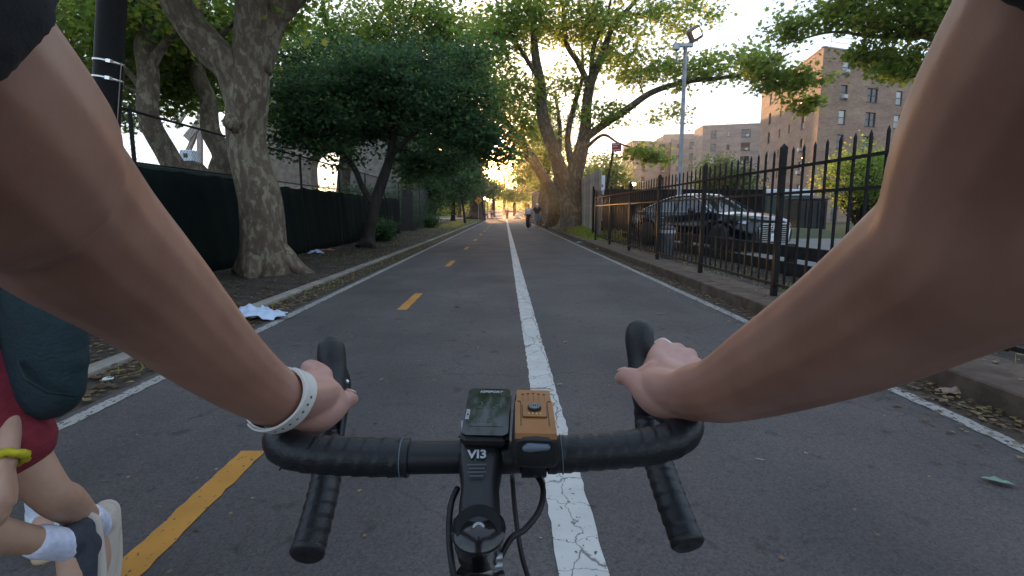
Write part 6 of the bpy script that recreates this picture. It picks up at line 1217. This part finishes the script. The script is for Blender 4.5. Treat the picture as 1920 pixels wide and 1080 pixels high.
# ring
rp = cam(1244, 650, .650); rdv = (cam(1243, 646, .654) - cam(1234, 674, .620)).normalized(); rq = MB().torus(rp - rdv * .004, .0112, .0016, frame((0, 0, 0), rdv.orthogonal(), rdv.cross(rdv.orthogonal())).to_3x3(), 28, 8); rq.build('ring', M['silver'], rider, True)
# ================================================================== SMALL THINGS LYING ABOUT
def crumple(name, label, cat, c, L, Wd, H, m, seed, rz=0.0, group=None):
    rg = np.random.default_rng(seed); n = 26; u, v = np.meshgrid(np.linspace(-1, 1, n), np.linspace(-1, 1, n)); k = rg.uniform(0, 6, 8)
    hgt = np.clip(1 - (u ** 2 + v ** 2) * .55, 0, 1) * (.45 + .3 * np.sin(4 * u + k[0] + 2 * v) * np.cos(5 * v + k[1]) + .35 * np.abs(np.sin(6 * u * v + 7 * v + k[2])) - .2 * np.abs(np.sin(9 * u + k[3] + 3 * v)))
    X = u * L / 2 * (1 + .18 * np.sin(3 * v + k[4]) + .08 * np.sin(9 * v + k[6])); Y = v * Wd / 2 * (1 + .25 * np.sin(2.5 * u + k[5]) + .1 * np.sin(8 * u + k[7])); V = np.stack([X, Y, .006 + np.clip(hgt, 0, 1) * H], -1).reshape(-1, 3)
    i = np.arange(n - 1)[:, None] * n + np.arange(n - 1)[None]; Fc = np.stack([i, i + 1, i + n + 1, i + n], -1).reshape(-1, 4)
    o = bpy.data.objects.new(name, np_mesh(name, V, Fc, m, True)); COL.objects.link(o); o.location = c; o.rotation_euler = (0, 0, rz); sd = o.modifiers.new('t', 'SOLIDIFY'); sd.thickness = .003
    return tag(o, label, cat, group)
BAG = mat('bag_plastic', (.50, .60, .76), (.58, .68, .84), 6, .35)
p = gnd(484, 594, .02); crumple('plastic_bag', 'crumpled pale blue plastic bag lying on the left edge line', 'plastic bag', (p.x, p.y, .01), .60, .36, .16, BAG, 1, R(-8))
p = gnd(592, 475, .03); crumple('plastic_bag', 'small pale violet wrapper on the dirt by the green screen', 'wrapper', (p.x, p.y, .03), .36, .3, .14, mat('wrap', (.36, .40, .58), rough=.4), 2, .4)
p = gnd(612, 470, .03); crumple('wrapper', 'flat red and white wrapper beside the violet one on the dirt', 'wrapper', (p.x, p.y, .03), .42, .12, .07, mat('wrap_red', (.42, .16, .15), rough=.5), 3, .2)
p = gnd(1086, 456); crumple('wrapper', 'teal scrap of litter in the right gutter near the grass bank', 'wrapper', (p.x, p.y, .01), .22, .12, .08, mat('wrap_teal', (.18, .42, .40), rough=.5), 4, .3)
p = gnd(1124, 468); crumple('wrapper', 'whitish scrap of litter in the right gutter below the fence', 'wrapper', (p.x, p.y, .01), .16, .10, .07, mat('wrap_white', (.45, .45, .5), rough=.5), 5, .3)
p = gnd(1790, 742); crumple('wrapper', 'crumpled brownish paper among leaves at the right kerb', 'paper', (p.x, p.y, .012), .17, .08, .05, mat('brown_paper', (.30, .21, .16), rough=.8), 6, -.4)
p = gnd(203, 714); cu = thing('cup_lid', 'small white cup lid with a green dot near the left edge line', 'cup lid', (p.x, p.y, .012)); MB().lathe([(.034, 0), (.036, .006), (.030, .012), (.028, .010), (.004, .010)], p + Vector((0, 0, .012)), 20).build('disc', M['white_plastic'], cu, True); MB().lathe([(.012, .0101), (.012, .012), (.002, .012)], p + Vector((0, 0, .012)), 14).build('dot', mat('green_dot', (.05, .4, .12), rough=.5), cu)
def lone_leaf(label, px_, py_, L, col, seed, rz=0, cat='leaf', asp=.5):
    p = gnd(px_, py_, .004); rg = np.random.default_rng(seed); V = []; n = 9; m = mat('fallen_leaf_%d' % seed, col, tuple(v * .75 for v in col), 30, .7)
    for k in range(n):
        t = k / (n - 1); w = L * asp * .5 * math.sin(math.pi * min(.999, max(.02, t)) ** .8) * (1 + .22 * math.sin(t * 17 + seed)); z = .004 + .02 * L / .1 * (t - .4) ** 2
        V += [(L * (t - .5), -w, z + w * .5), (L * (t - .5), 0, z), (L * (t - .5), w, z + w * .35)]
    Fs = [(k * 3 + q, k * 3 + 3 + q, k * 3 + 4 + q, k * 3 + 1 + q) for k in range(n - 1) for q in (0, 1)]
    o = bpy.data.objects.new('fallen_leaf', MB().add(V, Fs).mesh('fallen_leaf', m, True)); COL.objects.link(o); o.location = (p.x, p.y, .004); o.rotation_euler = (0, 0, rz); return tag(o, label, cat)
lone_leaf('pale green leaf lying on the asphalt at the right edge of the frame', 1872, 906, .115, (.22, .33, .24), 1, -.7)
lone_leaf('pale dry leaf strip on the asphalt beyond the right brake hood', 1240, 589, .13, (.42, .36, .30), 2, .0, asp=.22)
lone_leaf('small tan leaf on the asphalt right of the white lane line', 1061, 642, .06, (.30, .26, .22), 3, .6)
lone_leaf('tiny pale green leaf on the asphalt above the bike light', 1050, 722, .05, (.22, .30, .22), 4, .2)
lone_leaf('greyish curled leaf on the asphalt ahead of the left brake hood', 556, 647, .09, (.24, .22, .20), 5, .1, asp=.25)
lone_leaf('dark curled leaf on the asphalt left of the lane line', 907, 623, .07, (.05, .045, .04), 6, -.6, asp=.3)
lone_leaf('tan leaf on the asphalt beside the second yellow dash', 857, 576, .09, (.20, .15, .10), 7, .4)
lone_leaf('small pale leaf between the left hand and the lane line', 716, 712, .05, (.30, .28, .26), 8, 1.0, asp=.25)
lone_leaf('thin dark twig-like leaf on the asphalt at the lower right', 1524, 920, .05, (.02, .018, .016), 9, -.8, asp=.12)
lone_leaf('pale sliver of leaf at the right of the right drop bar', 1426, 863, .05, (.34, .33, .31), 10, -.5, asp=.2)
P = scatter(560, -2.45, 2.6, .9, 34, lambda x, y: 0 * x + .002, 1.5); o = bpy.data.objects.new('leaf_debris', leaf_mesh('leaf_debris', P, .020, M['leaf_litter'], np.random.default_rng(77), flat=.8, up=1.5)); COL.objects.link(o); tag(o, 'tiny leaf bits scattered on the asphalt', 'leaf litter', kind='stuff')
